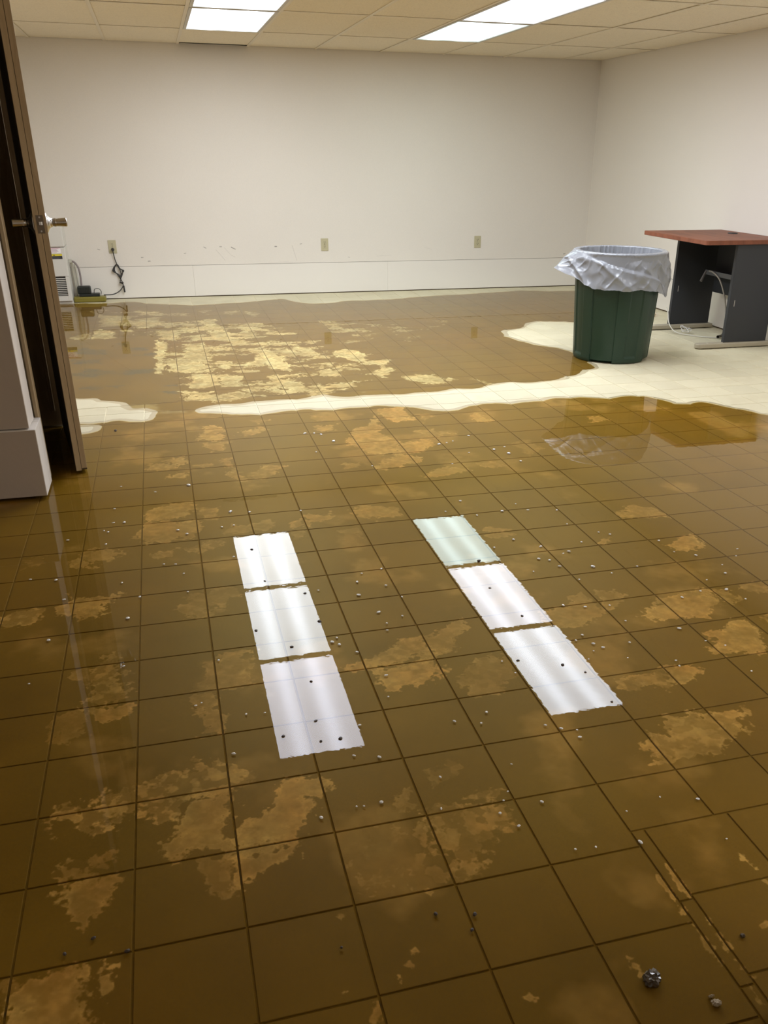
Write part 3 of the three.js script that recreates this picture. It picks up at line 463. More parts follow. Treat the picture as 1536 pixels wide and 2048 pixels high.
// closet built out from the left wall; its door opens into the room
const CX = -4.887, CZ = 5.454, DZ0 = 4.395, DZ1 = 5.195, DH = 2.03;
{
  const w = structure('wall_left', 'left wall with a built-out closet and its white-painted corner');
  obj('wall_covering', [bx(XL - 0.1, XL, -0.01, H + 0.1, ZB - 0.1, 4.285), bx(XL - 0.1, XL, -0.01, H + 0.1, 5.354, ZF + 0.1)], wallPaint, w);
  obj('closet_wall', [bx(XL, CX, SEAM + 0.003, H + 0.05, 5.354, CZ, 0.004), bx(-5.0, CX, SEAM + 0.003, H + 0.05, DZ1 + 0.11, 5.36), bx(-5.0, CX, DH + 0.09, H + 0.05, 4.28, 5.36), bx(-5.0, CX, 0, H + 0.05, 4.28, DZ0 - 0.05), bx(XL, CX, 0, H + 0.05, 4.18, 4.285)], wallPaint, w);
  obj('lower_strip', [bx(XL, CX + 0.022, 0.014, SEAM, 5.345, CZ + 0.013, 0.002)], stripPaint, w);
  obj('lower_strip', [bx(-5.0, CX + 0.022, 0.014, SEAM, DZ1 + 0.085, 5.343, 0.002)], stripPaint, w);
  const shadeTaupe = mat({ color: lin(0.50, 0.42, 0.34), roughness: 0.6, specularIntensity: 0.4, bumpMap: weave, bumpScale: 0.0005 });  // shade of the dim front faces put into a darker colour
  obj('shaded_skin', bx(XL, CX - 0.002, SEAM + 0.005, H + 0.05, CZ - 0.002, CZ + 0.0015), shadeTaupe, w);
  obj('shaded_skin', bx(XL, CX + 0.019, 0.016, SEAM - 0.003, CZ + 0.011, CZ + 0.0145), shadeTaupe, w);
// deep side room added unseen behind the doorway to keep the gap dark
  obj('added_room_wall', [bx(-8.1, -8.0, -0.1, H + 0.1, 4.18, 5.454), bx(-8.1, XL, -0.1, H + 0.1, 4.18, 4.285), bx(-8.1, XL, -0.1, H + 0.1, 5.354, 5.454), bx(-8.1, -5.0, H - 0.02, H + 0.1, 4.18, 5.454)], wallPaint, w);
  obj('added_room_floor', bx(-8.1, XL, -0.12, -0.001, 4.18, 5.454), plainSilt, w);
  obj('wall_backing', [bx(XL, CX - 0.03, -0.01, SEAM + 0.01, 5.36, CZ - 0.02)], darkGap, w);
}
// grain runs along v
const grain = (c0, c1, s = 1) => dataTex(256, 512, (i, j) => { const n = fbm(i * 0.11 * s + fbm(i * 0.01, j * 0.012, 3) * 5, j * 0.010, 4), f = noise(i * 0.9, j * 0.05); const k = sstep(0.25, 0.75, n) * 0.8 + 0.2 * f; return [lerp(c0[0], c1[0], k), lerp(c0[1], c1[1], k), lerp(c0[2], c1[2], k)]; });
const shadedDoorGrain = grain([0.085, 0.055, 0.024], [0.13, 0.088, 0.042]); shadedDoorGrain.repeat.set(3, 0.8);
const shadedDoorWood = mat({ map: shadedDoorGrain, roughness: 0.55 });  // leaf tone darkened to carry the shade of the unlit doorway
const frameGrain = grain([0.45, 0.335, 0.19], [0.55, 0.42, 0.25]); frameGrain.repeat.set(3, 0.8);
const frameWood = mat({ map: frameGrain, roughness: 0.5 });
{
  const f = structure('trim_1', 'tan wooden frame of the closet doorway');
  obj('jamb', bx(-4.995, CX + 0.004, 0.012, DH, DZ1, DZ1 + 0.04, 0.002), frameWood, f);
  obj('casing', bx(CX, CX + 0.014, 0.012, DH + 0.05, DZ1 + 0.012, DZ1 + 0.075, 0.002), frameWood, f);
  obj('jamb', bx(-4.995, CX + 0.004, 0.012, DH, DZ0 - 0.045, DZ0 - 0.008, 0.002), frameWood, f);
  obj('casing', bx(CX, CX + 0.014, 0.012, DH + 0.05, DZ0 - 0.075, DZ0 - 0.02, 0.002), frameWood, f);
  obj('head_jamb', bx(-4.995, CX + 0.004, DH, DH + 0.04, DZ0 - 0.045, DZ1 + 0.04, 0.002), frameWood, f);
  obj('door_stop_bead', bx(-4.935, -4.918, 0.09, DH, DZ0 - 0.008, DZ0 + 0.005, 0.002), frameWood, f);
}
const chrome = mat({ color: lin(0.62, 0.6, 0.57), metalness: 1, roughness: 0.28 }), dullMetal = mat({ color: lin(0.24, 0.2, 0.15), metalness: 1, roughness: 0.45 });
{
  // hinge at (-4.872, 4.394); local x runs to the latch edge, local +z faces into the closet
  const d = new THREE.Group(); d.name = 'door_1'; d.userData = { kind: 'structure', label: 'brown wooden closet door standing ajar with metal lever handles' }; d.position.set(-4.872, 0, 4.394); d.rotation.y = -1.4151; scene.add(d);
  const L = 0.782, T = 0.023;
  obj('door_leaf', [bx(0, L - 0.006, 0.014, DH - 0.006, -T, T)], shadedDoorWood, d);
  obj('edge_band', bx(L - 0.006, L, 0.012, DH - 0.006, 0.0008, T, 0.001), frameWood, d);
  obj('edge_band', bx(L - 0.006, L, 0.022, DH - 0.006, -T, -0.0008, 0.001), frameWood, d);
  const lp = obj('latch_plate', bx(L - 0.0005, L + 0.0018, 0.995, 1.062, -0.0135, 0.0135, 0.0008), dullMetal, d);
  const bolt = new THREE.CylinderGeometry(0.0085, 0.0085, 0.012, 18, 1, false, 0, Math.PI); bolt.translate(L + 0.004, 1.032, 0); obj('latch_bolt', bolt, chrome, lp);
  for (const [sx, y] of [[0, 1.003], [0, 1.054]]) { const s = cyl(0.0035, 0.0035, 0.002, 12); s.rotateZ(Math.PI / 2); s.translate(L + 0.0022, y, 0); obj('screw', s, chrome, lp); }
  for (const s of [-1, 1]) {
    const rose = new THREE.LatheGeometry([[0.001, 0.026], [0.016, 0.0255], [0.0175, 0.020], [0.022, 0.013], [0.031, 0.0075], [0.0375, 0.004], [0.0375, 0]].reverse().map(([a, b]) => new THREE.Vector2(a, b)), 40); rose.rotateX(s * Math.PI / 2); rose.translate(L - 0.065, 1.03, s * T);
    const lv = new THREE.Group(); lv.name = 'lever_handle'; d.add(lv);
    obj('rose', rose, chrome, lv);
    const a = new THREE.LatheGeometry([[0, 0], [0.0135, 0], [0.0135, 0.022], [0.0158, 0.024], [0.0158, 0.030], [0.0142, 0.032], [0.017, 0.068], [0.0155, 0.072], [0, 0.072]].map(([r, y]) => new THREE.Vector2(r, y)), 28); a.rotateX(s * Math.PI / 2); a.translate(L - 0.065, 1.03, s * (T + 0.008));
    const arm = cyl(0.0105, 0.014, 0.085, 20); arm.rotateZ(Math.PI / 2); arm.translate(L - 0.065 - 0.05, 1.03, s * (T + 0.058));
    obj('grip', [a, arm], chrome, lv);
  }
  const hg = []; for (const y of [0.25, 1.0, 1.78]) { const h = cyl(0.007, 0.007, 0.09, 12); h.translate(-0.004, y, -T - 0.005); hg.push(h); } for (const h of hg) obj('hinge', h, dullMetal, d);
}
// end of a partition that just enters the frame beside the camera
{
  const w = structure('wall_stub', 'grey partition end at the edge of the floor');
  obj('wall_covering', bx(-3.459, -3.0, 0.02, H, 8.312, 8.45, 0.004), stripPaint, w);
  obj('wall_backing', bx(-3.45, -3.01, -0.01, 0.022, 8.322, 8.44), darkGap, w);
}

// ---------------------------------------------------------------- suspended ceiling
const fissured = dataTex(512, 512, (i, j) => { const f = sstep(0.62, 0.72, noise(i * 0.16 + 4, j * 0.22)) * 0.25 + sstep(0.7, 0.8, noise(i * 0.5, j * 0.5)) * 0.3; const k = 1 - 0.25 * f + 0.03 * (fbm(i * 0.02, j * 0.02, 3) - 0.5); return [0.90 * k, 0.81 * k, 0.65 * k]; });
const fissuredBump = dataTex(512, 512, (i, j) => { const f = 1 - (sstep(0.62, 0.72, noise(i * 0.16 + 4, j * 0.22)) * 0.5 + sstep(0.7, 0.8, noise(i * 0.5, j * 0.5)) * 0.5); return [f, f, f]; }, false);
fissured.repeat.set(1.64, 1.64); fissuredBump.repeat.set(1.64, 1.64);
const tileBoard = mat({ map: fissured, bumpMap: fissuredBump, bumpScale: 0.0012, roughness: 0.9, specularIntensity: 0.2 });
const gridPaint = std(0.80, 0.72, 0.58, 0.5);
const lineX = (i) => CEIL_X0 - (7 - i) * CEIL_P, lineZ = (j) => CEIL_Z0 + (j - 1) * CEIL_Q;
const isLight = (i, j) => ((i === 1 || i === 4) && j >= 1 && j <= 3) || (i === 6 && j === 5) || (i === 4 && j === 7);
{
  const c = structure('ceiling', 'suspended ceiling of beige two by four foot boards in a metal grid');
  obj('deck', bx(XL - 0.1, XR + 0.1, H + 0.65, H + 0.75, ZB - 0.95, ZF + 0.1), std(0.36, 0.34, 0.31, 0.9), c);
  const r = rng(31); let n = 0;
  for (let i = -2; i <= 8; i++) for (let j = 0; j <= 8; j++) {
    if (isLight(i, j)) continue;
    const x0 = Math.max(lineX(i), XL), x1 = Math.min(lineX(i + 1), XR), z1 = Math.min(lineZ(j + 1), ZF); let z0 = Math.max(lineZ(j), ZB);
    if (x1 - x0 < 0.05 || z1 - z0 < 0.05) continue;
    if (i === 1 && j === 0) z0 += 0.075;   // this board falls short of the wall
    const g = bx(x0 + 0.004, x1 - 0.004, H + 0.002, H + 0.017, z0 + 0.004, z1 - 0.004); const sx = Math.floor(r() * 20) * 0.037, sz = Math.floor(r() * 20) * 0.029, uv = g.attributes.uv; for (let k = 0; k < uv.count; k++) uv.setXY(k, uv.getX(k) + sx, uv.getY(k) + sz);
    const t = obj(n ? `ceiling_board_${String(n).padStart(3, '0')}` : 'ceiling_board', g, tileBoard, c); n++;
    t.rotation.z = 0; if (r() > 0.5) { t.position.y += 0.002 * r(); }
  }
  for (let i = -2; i <= 8; i++) { const x = lineX(i); if (x > XL && x < XR) obj('main_runner', bx(x - 0.012, x + 0.012, H - 0.003, H + 0.0015, ZB, ZF, 0.0008), gridPaint, c); }
  for (let j = 1; j <= 8; j++) for (let i = -2; i <= 8; i++) { const z = lineZ(j), x0 = Math.max(lineX(i) + 0.0125, XL), x1 = Math.min(lineX(i + 1) - 0.0125, XR); if (x1 - x0 > 0.05 && z < ZF) obj('cross_runner', bx(x0, x1, H - 0.0022, H + 0.0012, z - 0.0115, z + 0.0115, 0.0008), gridPaint, c); }
}
// lens of a panel: two tubes glow through it as softer and brighter bands along its length
function lensGlow(seed, tint) {
  return dataTex(96, 128, (i, j) => { const u = (i + 0.5) / 96, v = (j + 0.5) / 128; const b = 0.24 + 0.55 * (Math.exp(-(((u - 0.27) / 0.11) ** 2)) + Math.exp(-(((u - 0.70) / 0.11) ** 2))) * (0.75 + 0.3 * noise(v * 3 + seed * 7, seed)) - 0.14 * fbm(u * 3 + seed, v * 2.5 + seed * 3, 3); const k = Math.max(0, Math.min(1, b)); return [k * tint[0], k * tint[1], k * tint[2]]; }, true, false);
}
const PANELS = [
  [1, 1, [0.92, 0.965, 1], 0.82, 'lit white ceiling light panel beside the dark slot at the back wall'],
  [1, 2, [0.90, 0.95, 1], 0.9, 'lit white ceiling light panel second along from the dark ceiling slot'],
  [1, 3, [0.87, 0.89, 1], 1, 'lit white ceiling light panel third along from the dark ceiling slot'],
  [4, 1, [0.80, 1, 0.97], 0.52, 'greenish dimmer ceiling light panel near the back wall'],
  [4, 2, [0.90, 0.92, 1], 0.92, 'lit white ceiling light panel adjoining the greenish panel'],
  [4, 3, [0.88, 0.93, 1], 1, 'lit white ceiling light panel two along from the greenish panel'],
  // over the camera's end of the room, out of the frame: they light the right wall, the near water and the closet's side
  [6, 5, [0.95, 0.96, 1], 0.72, 'lit white ceiling light panel close to the side wall behind the desk'],
  [4, 7, [0.95, 0.96, 1], 0.85, 'added unseen ceiling panel lifting the light on the near water'],  // unseen panel added behind the camera to brighten the near floor
];
const housing = std(0.6, 0.58, 0.54, 0.5);
PANELS.forEach(([i, j, tint, k, label], n) => {
  const x0 = lineX(i), x1 = x0 + CEIL_P, z0 = lineZ(j), z1 = z0 + CEIL_Q, cx = (x0 + x1) / 2, cz = (z0 + z1) / 2;
  const t = thing('ceiling_light', label, 'ceiling light', [cx, H, cz], 0, 'ceiling light panels');
  const hw = CEIL_P / 2 - 0.013, hl = CEIL_Q / 2 - 0.013, fw = 0.022;
  obj('frame', [bx(-hw, -hw + fw, -0.006, 0.012, -hl, hl), bx(hw - fw, hw, -0.006, 0.012, -hl, hl), bx(-hw + fw, hw - fw, -0.006, 0.012, -hl, -hl + fw), bx(-hw + fw, hw - fw, -0.006, 0.012, hl - fw, hl)], housing, t);
  obj('housing', [bx(-hw, hw, 0.10, 0.108, -hl, hl), bx(-hw, -hw + 0.004, 0.012, 0.10, -hl, hl), bx(hw - 0.004, hw, 0.012, 0.10, -hl, hl), bx(-hw, hw, 0.012, 0.10, -hl, -hl + 0.004), bx(-hw, hw, 0.012, 0.10, hl - 0.004, hl)], housing, t);
  const lens = new THREE.PlaneGeometry((hw - fw) * 2, (hl - fw) * 2); lens.rotateX(Math.PI / 2); lens.translate(0, -0.001, 0);
  obj('light_lens', lens, mat({ color: lin(0.8, 0.82, 0.85), roughness: 0.4, emissive: lin(PANEL_GLOW * k, PANEL_GLOW * k, PANEL_GLOW * k), emissiveMap: lensGlow(n * 1.7 + 1, [tint[0] * 0.88, tint[1] * 0.93, tint[2]]) }), t);
  const a = new THREE.RectAreaLight(lin(...tint), PANEL_LIGHT * k, (hw - fw) * 2, (hl - fw) * 2); a.rotation.x = -Math.PI / 2; a.position.set(0, -0.008, 0); a.name = 'panel_light'; t.add(a);
});

// ---------------------------------------------------------------- wheeled-style refuse can, liner
const CAN = [-1.30, 0, 3.43];
{
  const t = thing('trash_can', 'dark green plastic trash can standing at the edge of the dry tiles', 'trash can', CAN);
  const green = mat({ color: lin(0.009, 0.035, 0.018), roughness: 0.42, bumpMap: dataTex(128, 128, (i, j) => { const n = 0.5 + 0.5 * (fbm(i * 0.3, j * 0.3, 3) - 0.5); return [n, n, n]; }, false), bumpScale: 0.001 });
  green.bumpMap.repeat.set(8, 4);
  const TH0 = Math.atan2(0.885, -0.466) + 0.25;   // towards the camera, a little to its left
  const R = (y) => lerp(0.262, 0.298, y / 0.69);
  const body = (th, y) => {
    let a = ((th - TH0) % (Math.PI / 2) + Math.PI * 2.25) % (Math.PI / 2) - Math.PI / 4;   // -45..45 degrees round each channel
    const ch = sstep(0.312, 0.292, Math.abs(a));
    let r = R(y) - 0.018 * ch;
    r -= 0.006 * sstep(0.615, 0.63, Math.abs(a)) * sstep(0.53, 0.522, y) * sstep(0.035, 0.043, y);
    r -= 0.004 * sstep(0.615, 0.63, Math.abs(a)) * sstep(0.60, 0.608, y);
    if (ch > 0.5 && y < 0.045) r -= 0.02;
    if (y > 0.60) r += 0.006 * (1 - ch);
    if (y < 0.012) r -= 0.006 * (1 - y / 0.012);
    return r;
  };
  const ys = []; for (let k = 0; k <= 90; k++) ys.push(0.69 * k / 90);
  obj('can_body', surf(360, 90, (u, v) => { const th = -u * Math.PI * 2, y = v * 0.69, r = body(th, y); return [r * Math.cos(th), y + 0.004, r * Math.sin(th)]; }), green, t);
  obj('can_inside', surf(90, 6, (u, v) => { const th = u * Math.PI * 2, y = v * 0.69, r = R(y) - 0.006; return [r * Math.cos(th), y + 0.02, r * Math.sin(th)]; }), green, t);
  const fl = new THREE.CircleGeometry(0.255, 60); fl.rotateX(-Math.PI / 2); fl.translate(0, 0.02, 0); obj('can_bottom', fl, green, t);
  const rim = new THREE.LatheGeometry([[0.286, 0.69], [0.286, 0.708], [0.289, 0.713], [0.305, 0.713], [0.311, 0.707], [0.311, 0.675], [0.304, 0.67], [0.298, 0.676]].map(([a, b]) => new THREE.Vector2(a, b)), 90); obj('can_rim', rim, green, t);
  for (const s of [0, 1]) { const th = TH0 + Math.PI / 4 + s * Math.PI; const h = new RoundedBoxGeometry(0.04, 0.05, 0.15, 3, 0.012); h.rotateY(-th); h.translate(Math.cos(th) * 0.290, 0.62, Math.sin(th) * 0.290); obj('handle', h, green, t); }
}
{
  // liner: gathered inside, over the rim, hanging ragged outside; thc is the angle measured from the camera side
  const camTh = Math.atan2(0.885, -0.466);
  const wr = (th, f, s) => fbm(Math.cos(th) * f + s, Math.sin(th) * f + s * 2, 3) - 0.5;
  const liner = surf(420, 64, (u, v) => {
    const th = -u * Math.PI * 2, da = Math.atan2(Math.sin(th - camTh), Math.cos(th - camTh));   // >0 is the left of the picture
    let r, y;
    const pleat = 1 - Math.abs(2 * noise(th * 9 + 30, v * 2.2) - 1), fine = 1 - Math.abs(2 * noise(th * 26 + 4, v * 3 + 9) - 1);
    if (v < 0.38) { const t = 1 - v / 0.38; r = 0.280 - 0.008 * t - (0.006 + 0.05 * t) * (0.55 * pleat * pleat + 0.45 * fine * fine); y = 0.717 - 0.30 * t; }
    else if (v < 0.46) { const t = (v - 0.38) / 0.08, a = Math.PI * t; r = 0.2965 - 0.0185 * Math.cos(a); y = 0.716 + 0.006 * Math.sin(a) + 0.004 * wr(th, 30, 3); r -= (1 - t) * 0.004 * (0.6 * pleat + 0.4 * fine); }
    else {
      const t = (v - 0.46) / 0.54;
      // hem: short at the left where it sticks out, long at the right
      const drop = 0.20 - 0.05 * sstep(0.5, 1.4, da) + 0.075 * sstep(0.1, -1.2, da) + 0.02 * Math.sin(da * 3.1 + 0.9) + 0.03 * wr(th, 3.2, 6) + 0.010 * wr(th, 14, 5);
      const flare = 0.10 * Math.exp(-(((da - 1.28) / 0.36) ** 2)) + 0.012 * Math.exp(-(((da + 0.9) / 0.3) ** 2));
      // creases: a few long slanting tucks, finer ones near the rim
      const c1 = 1 - Math.abs(2 * noise(th * 2.3 + t * 1.9 + 50, t * 0.9 - th * 0.7) - 1), c2 = 1 - Math.abs(2 * noise(th * 7 - t * 3.4 + 11, t * 2.6 + th * 1.5) - 1);
      const tuck = 0.034 * sstep(0.03, -0.03, t - 0.28 - 0.34 * (0.25 - da)) * sstep(0.75, 0.4, da) * sstep(-1.35, -1.0, da);
      r = 0.3155 + (0.020 * c1 * c1 + 0.009 * c2 * c2) * sstep(0.0, 0.3, t) + 0.004 * fine * (1 - t) + flare * Math.pow(t, 1.15) + 0.014 * t - tuck * 0.6 * sstep(0, 0.15, t); y = 0.7155 - drop * t + flare * 0.25 * t; r = Math.max(r, 0.3135);
    }
    return [r * Math.cos(th), y, r * Math.sin(th)];
  });
  liner.translate(...CAN);
  single('bin_liner', liner, mat({ color: lin(0.40, 0.415, 0.45), roughness: 0.26, transmission: 0.35, thickness: 0, side: THREE.DoubleSide, clearcoat: 0.4, clearcoatRoughness: 0.25 }), 'crumpled translucent grey plastic liner folded over the green can rim', 'trash bag');
}

// ---------------------------------------------------------------- desk
const charcoal = std(0.028, 0.03, 0.034, 0.55), footPaint = std(0.42, 0.37, 0.27, 0.45);
const redGrain = grain([0.16, 0.055, 0.03], [0.25, 0.088, 0.048], 0.7); redGrain.repeat.set(1.2, 0.6);
const DX = -0.596, DZ = 2.452, DW = 0.7, DL = 0.906, DTOP = 0.76;
{
  const t = thing('desk', 'small desk with reddish brown top, charcoal side panels and beige feet', 'desk', [DX, 0, DZ]);
  const sh = new THREE.Shape(), rr = 0.025; sh.moveTo(rr, 0); sh.lineTo(DW, 0); sh.lineTo(DW, -DL); sh.lineTo(rr, -DL); sh.quadraticCurveTo(0, -DL, 0, -DL + rr); sh.lineTo(0, -rr); sh.quadraticCurveTo(0, 0, rr, 0);
  const tg = new THREE.ExtrudeGeometry(sh, { depth: 0.024, bevelEnabled: true, bevelThickness: 0.003, bevelSize: 0.003, bevelSegments: 2, curveSegments: 6 }); tg.rotateX(-Math.PI / 2); tg.translate(0, DTOP - 0.027, 0);
  obj('desk_top', worldUV(tg), mat({ map: redGrain, roughness: 0.5, specularIntensity: 0.5 }), t);
  const gr = new THREE.LatheGeometry([[0, 0.004], [0.028, 0.004], [0.030, 0.006], [0.036, 0.006], [0.038, 0]].map(([a, b]) => new THREE.Vector2(a, b)), 32); gr.translate(0.56, DTOP, 0.37); obj('cable_grommet', gr, std(0.02, 0.02, 0.022, 0.4), t).userData.label = 'black round cable grommet';
  const pf = 0.273, pb = 0.639;
  obj('side_panel', bx(pf, pb, 0.04, DTOP - 0.031, DL - 0.049, DL - 0.019, 0.002), charcoal, t);
  obj('side_panel', bx(pf, pb, 0.04, DTOP - 0.031, 0.068, 0.098, 0.002), charcoal, t);
  obj('modesty_panel', bx(0.595, 0.613, 0.30, DTOP - 0.032, 0.16, DL - 0.05, 0.001), charcoal, t);
  const tray = new THREE.Group(); tray.name = 'cable_tray'; t.add(tray);
  obj('tray_base', bx(0.50, 0.594, 0.455, 0.459, 0.17, DL - 0.051), std(0.09, 0.095, 0.1, 0.5), tray); obj('tray_lip', bx(0.497, 0.501, 0.44, 0.475, 0.17, DL - 0.051), std(0.11, 0.115, 0.12, 0.5), tray);
  for (let k = 0; k < 9; k++) obj('tray_rib', bx(0.505, 0.592, 0.459, 0.470, 0.2 + k * 0.072, 0.206 + k * 0.072), std(0.09, 0.095, 0.1, 0.5), tray);
  for (const z of [DL - 0.034, 0.083]) {
    const foot = new THREE.Group(); foot.name = 'foot'; t.add(foot);
    const s2 = new THREE.Shape(); const a = 0.058, b = 0.665, w = 0.032; s2.moveTo(a + w * 0.8, -w); s2.lineTo(b, -w); s2.lineTo(b, w); s2.lineTo(a + w * 0.8, w); s2.absarc(a + w * 0.8, 0, w, Math.PI / 2, Math.PI * 1.5, false);
    const fg = new THREE.ExtrudeGeometry(s2, { depth: 0.02, bevelEnabled: true, bevelThickness: 0.006, bevelSize: 0.005, bevelSegments: 3, curveSegments: 10 }); fg.rotateX(-Math.PI / 2); fg.translate(0, 0.012, z); obj('foot_bar', fg, footPaint, foot);
    obj('foot_ridge', bx(a + 0.09, b - 0.01, 0.036, 0.041, z - 0.014, z + 0.014, 0.002), footPaint, foot);
    for (const x of [a + 0.05, b - 0.05]) { const gl = cyl(0.014, 0.016, 0.008, 14); gl.translate(x, 0.004, z); obj('glide', gl, std(0.03, 0.03, 0.03, 0.6), foot); }
    for (const x of [pf + 0.03]) obj('scuff_mark', bx(x + 0.01, x + 0.016, 0.30, 0.345, z + (z > 0.5 ? 0.0151 : 0.0149), z + 0.0155), std(0.4, 0.38, 0.34, 0.8), foot);
  }
}
{
  const g = [tube([[-0.10, 0.47, 2.68], [-0.105, 0.468, 2.74], [-0.10, 0.43, 2.83], [-0.085, 0.33, 2.90], [-0.07, 0.2, 2.94], [-0.06, 0.09, 2.95]], 0.0065, 60, 8)];
  const t = thing('power_cord', 'pale flexible cord hanging from the cable tray under the desk', 'cord');
  obj('cord', g, std(0.40, 0.37, 0.32, 0.5), t);
  obj('cord_end', tube([[-0.06, 0.10, 2.95], [-0.062, 0.05, 2.955], [-0.10, 0.022, 2.99], [-0.16, 0.017, 3.02]], 0.012, 20, 10), std(0.10, 0.085, 0.06, 0.5), t);
  const pl = cyl(0.008, 0.011, 0.09, 12); pl.rotateZ(-0.6); pl.rotateY(0.4); pl.translate(-0.16, 0.435, 2.70); obj('plug', pl, std(0.18, 0.17, 0.16, 0.5), t);
}
{
  const t = thing('telephone_cord', 'thin white cable looping round the foot of the desk', 'cord');
  obj('cable', tube([[-0.335, 0.17, 2.50], [-0.375, 0.14, 2.60], [-0.40, 0.07, 2.68], [-0.385, 0.02, 2.76], [-0.30, 0.006, 2.87], [-0.22, 0.006, 2.96], [-0.15, 0.007, 3.0]], 0.0045, 70, 8), std(0.55, 0.52, 0.44, 0.5), t);
  const r = rng(5); const curl = []; for (let k = 0; k < 26; k++) curl.push([-0.33 + 0.09 * r() + 0.02 * Math.sin(k), 0.012 + 0.045 * r(), 2.70 + 0.09 * r()]);
  obj('tangle', tube(curl, 0.0018, 240, 5), std(0.75, 0.73, 0.70, 0.5), t);
}

// ---------------------------------------------------------------- wall heater
{
  const t = thing('wall_heater', 'tall white wall heater with louvred base in the back corner', 'heater', [-5.5, 0, ZB]);
  const white = std(0.68, 0.655, 0.60, 0.4), w = 0.355, d = 0.25, slot = std(0.03, 0.022, 0.02, 0.8);
  obj('cabinet', [bx(0, w, 0.03, 0.245, 0, d - 0.025, 0.004), bx(0, w, 0.245, 0.494, 0, d, 0.006), bx(0.0, w, 0.0, 0.03, 0, d - 0.03)], white, t);
  obj('upper_cover', bx(0, w, 0.498, 0.668, 0, d, 0.008), white, t);
  obj('grille_frame', [bx(w - 0.032, w, 0.03, 0.245, d - 0.03, d - 0.001, 0.002), bx(0, 0.03, 0.03, 0.245, d - 0.03, d - 0.001, 0.002), bx(0.03, w - 0.032, 0.03, 0.075, d - 0.03, d - 0.001, 0.002)], white, t);
  for (let k = 0; k < 10; k++) { const g = bx(0.03, w - 0.032, -0.0026, 0.0026, -0.007, 0.007, 0.001); g.rotateX(0.1); g.translate(0, 0.085 + k * 0.0158, d - 0.012); obj('louvre', g, white, t); }
  obj('grille_back', bx(0.03, w - 0.032, 0.075, 0.245, d - 0.025, d - 0.0245), slot, t);
  const cv = (W, Hh, fn) => { const c = document.createElement('canvas'); c.width = W; c.height = Hh; fn(c.getContext('2d')); const x = new THREE.CanvasTexture(c); x.colorSpace = THREE.SRGBColorSpace; return x; };
  const flat = (x0, x1, y0, y1) => { const g = new THREE.BoxGeometry(x1 - x0, y1 - y0, 0.0008); g.translate((x0 + x1) / 2, (y0 + y1) / 2, d + 0.0004); return g; };
  obj('notice_label', flat(w - 0.21, w - 0.035, 0.448, 0.492), mat({ roughness: 0.5, map: cv(256, 64, (x) => { x.fillStyle = '#f4eef0'; x.fillRect(0, 0, 256, 64); x.fillStyle = '#a8304c'; x.fillRect(0, 0, 256, 5); x.fillStyle = '#8f4a66'; for (let k = 0; k < 6; k++) { x.fillRect(12, 12 + k * 8, 90 + (k * 37) % 20, 2.5); x.fillRect(130, 12 + k * 8, 100 - (k * 23) % 30, 2.5); } }) }), t).userData.label = 'white notice label with reddish print';
  obj('warning_label', flat(w - 0.17, w - 0.03, 0.396, 0.44), mat({ roughness: 0.5, map: cv(256, 80, (x) => { x.fillStyle = '#2b2a33'; x.fillRect(0, 0, 256, 80); x.fillStyle = '#d8c53a'; x.fillRect(0, 0, 256, 32); x.fillStyle = '#3a3a2a'; x.beginPath(); x.moveTo(118, 28); x.lineTo(132, 4); x.lineTo(146, 28); x.fill(); x.fillStyle = '#77767c'; for (let k = 0; k < 4; k++) x.fillRect(14, 42 + k * 9, 180 + (k * 29) % 40, 2); }) }), t).userData.label = 'yellow and black warning label';
  obj('maker_plate', flat(w - 0.2, w - 0.13, 0.592, 0.612), mat({ roughness: 0.4, map: cv(128, 40, (x) => { x.fillStyle = '#cfcac2'; x.fillRect(0, 0, 128, 40); x.fillStyle = '#8c8780'; x.fillRect(8, 6, 110, 9); x.fillRect(8, 24, 110, 6); }) }), t).userData.label = 'small grey name plate';
  const valve = new THREE.Group(); valve.name = 'supply_line'; t.add(valve);
  obj('elbow', [bx(w, w + 0.03, 0.345, 0.375, 0.06, 0.09, 0.004)], std(0.5, 0.48, 0.4, 0.4), valve);
  obj('hose', tube([[w + 0.02, 0.36, 0.075], [w + 0.045, 0.352, 0.08], [w + 0.075, 0.31, 0.09], [w + 0.085, 0.24, 0.095], [w + 0.083, 0.14, 0.1], [w + 0.082, 0.055, 0.1]], 0.0085, 50, 10), std(0.24, 0.2, 0.19, 0.5), valve);
  obj('supply_pipe', [tube([[w + 0.02, 0.345, 0.04], [w + 0.028, 0.2, 0.04], [w + 0.034, 0.0, 0.04]], 0.012, 20, 10), tube([[w + 0.045, 0.33, 0.03], [w + 0.05, 0.2, 0.03], [w + 0.055, 0.0, 0.03]], 0.006, 20, 8)], std(0.55, 0.52, 0.42, 0.45), valve);
  const fit = new RoundedBoxGeometry(0.036, 0.045, 0.03, 2, 0.006); fit.translate(w + 0.062, 0.075, 0.09); obj('fitting', fit, std(0.6, 0.6, 0.58, 0.35), valve);
}
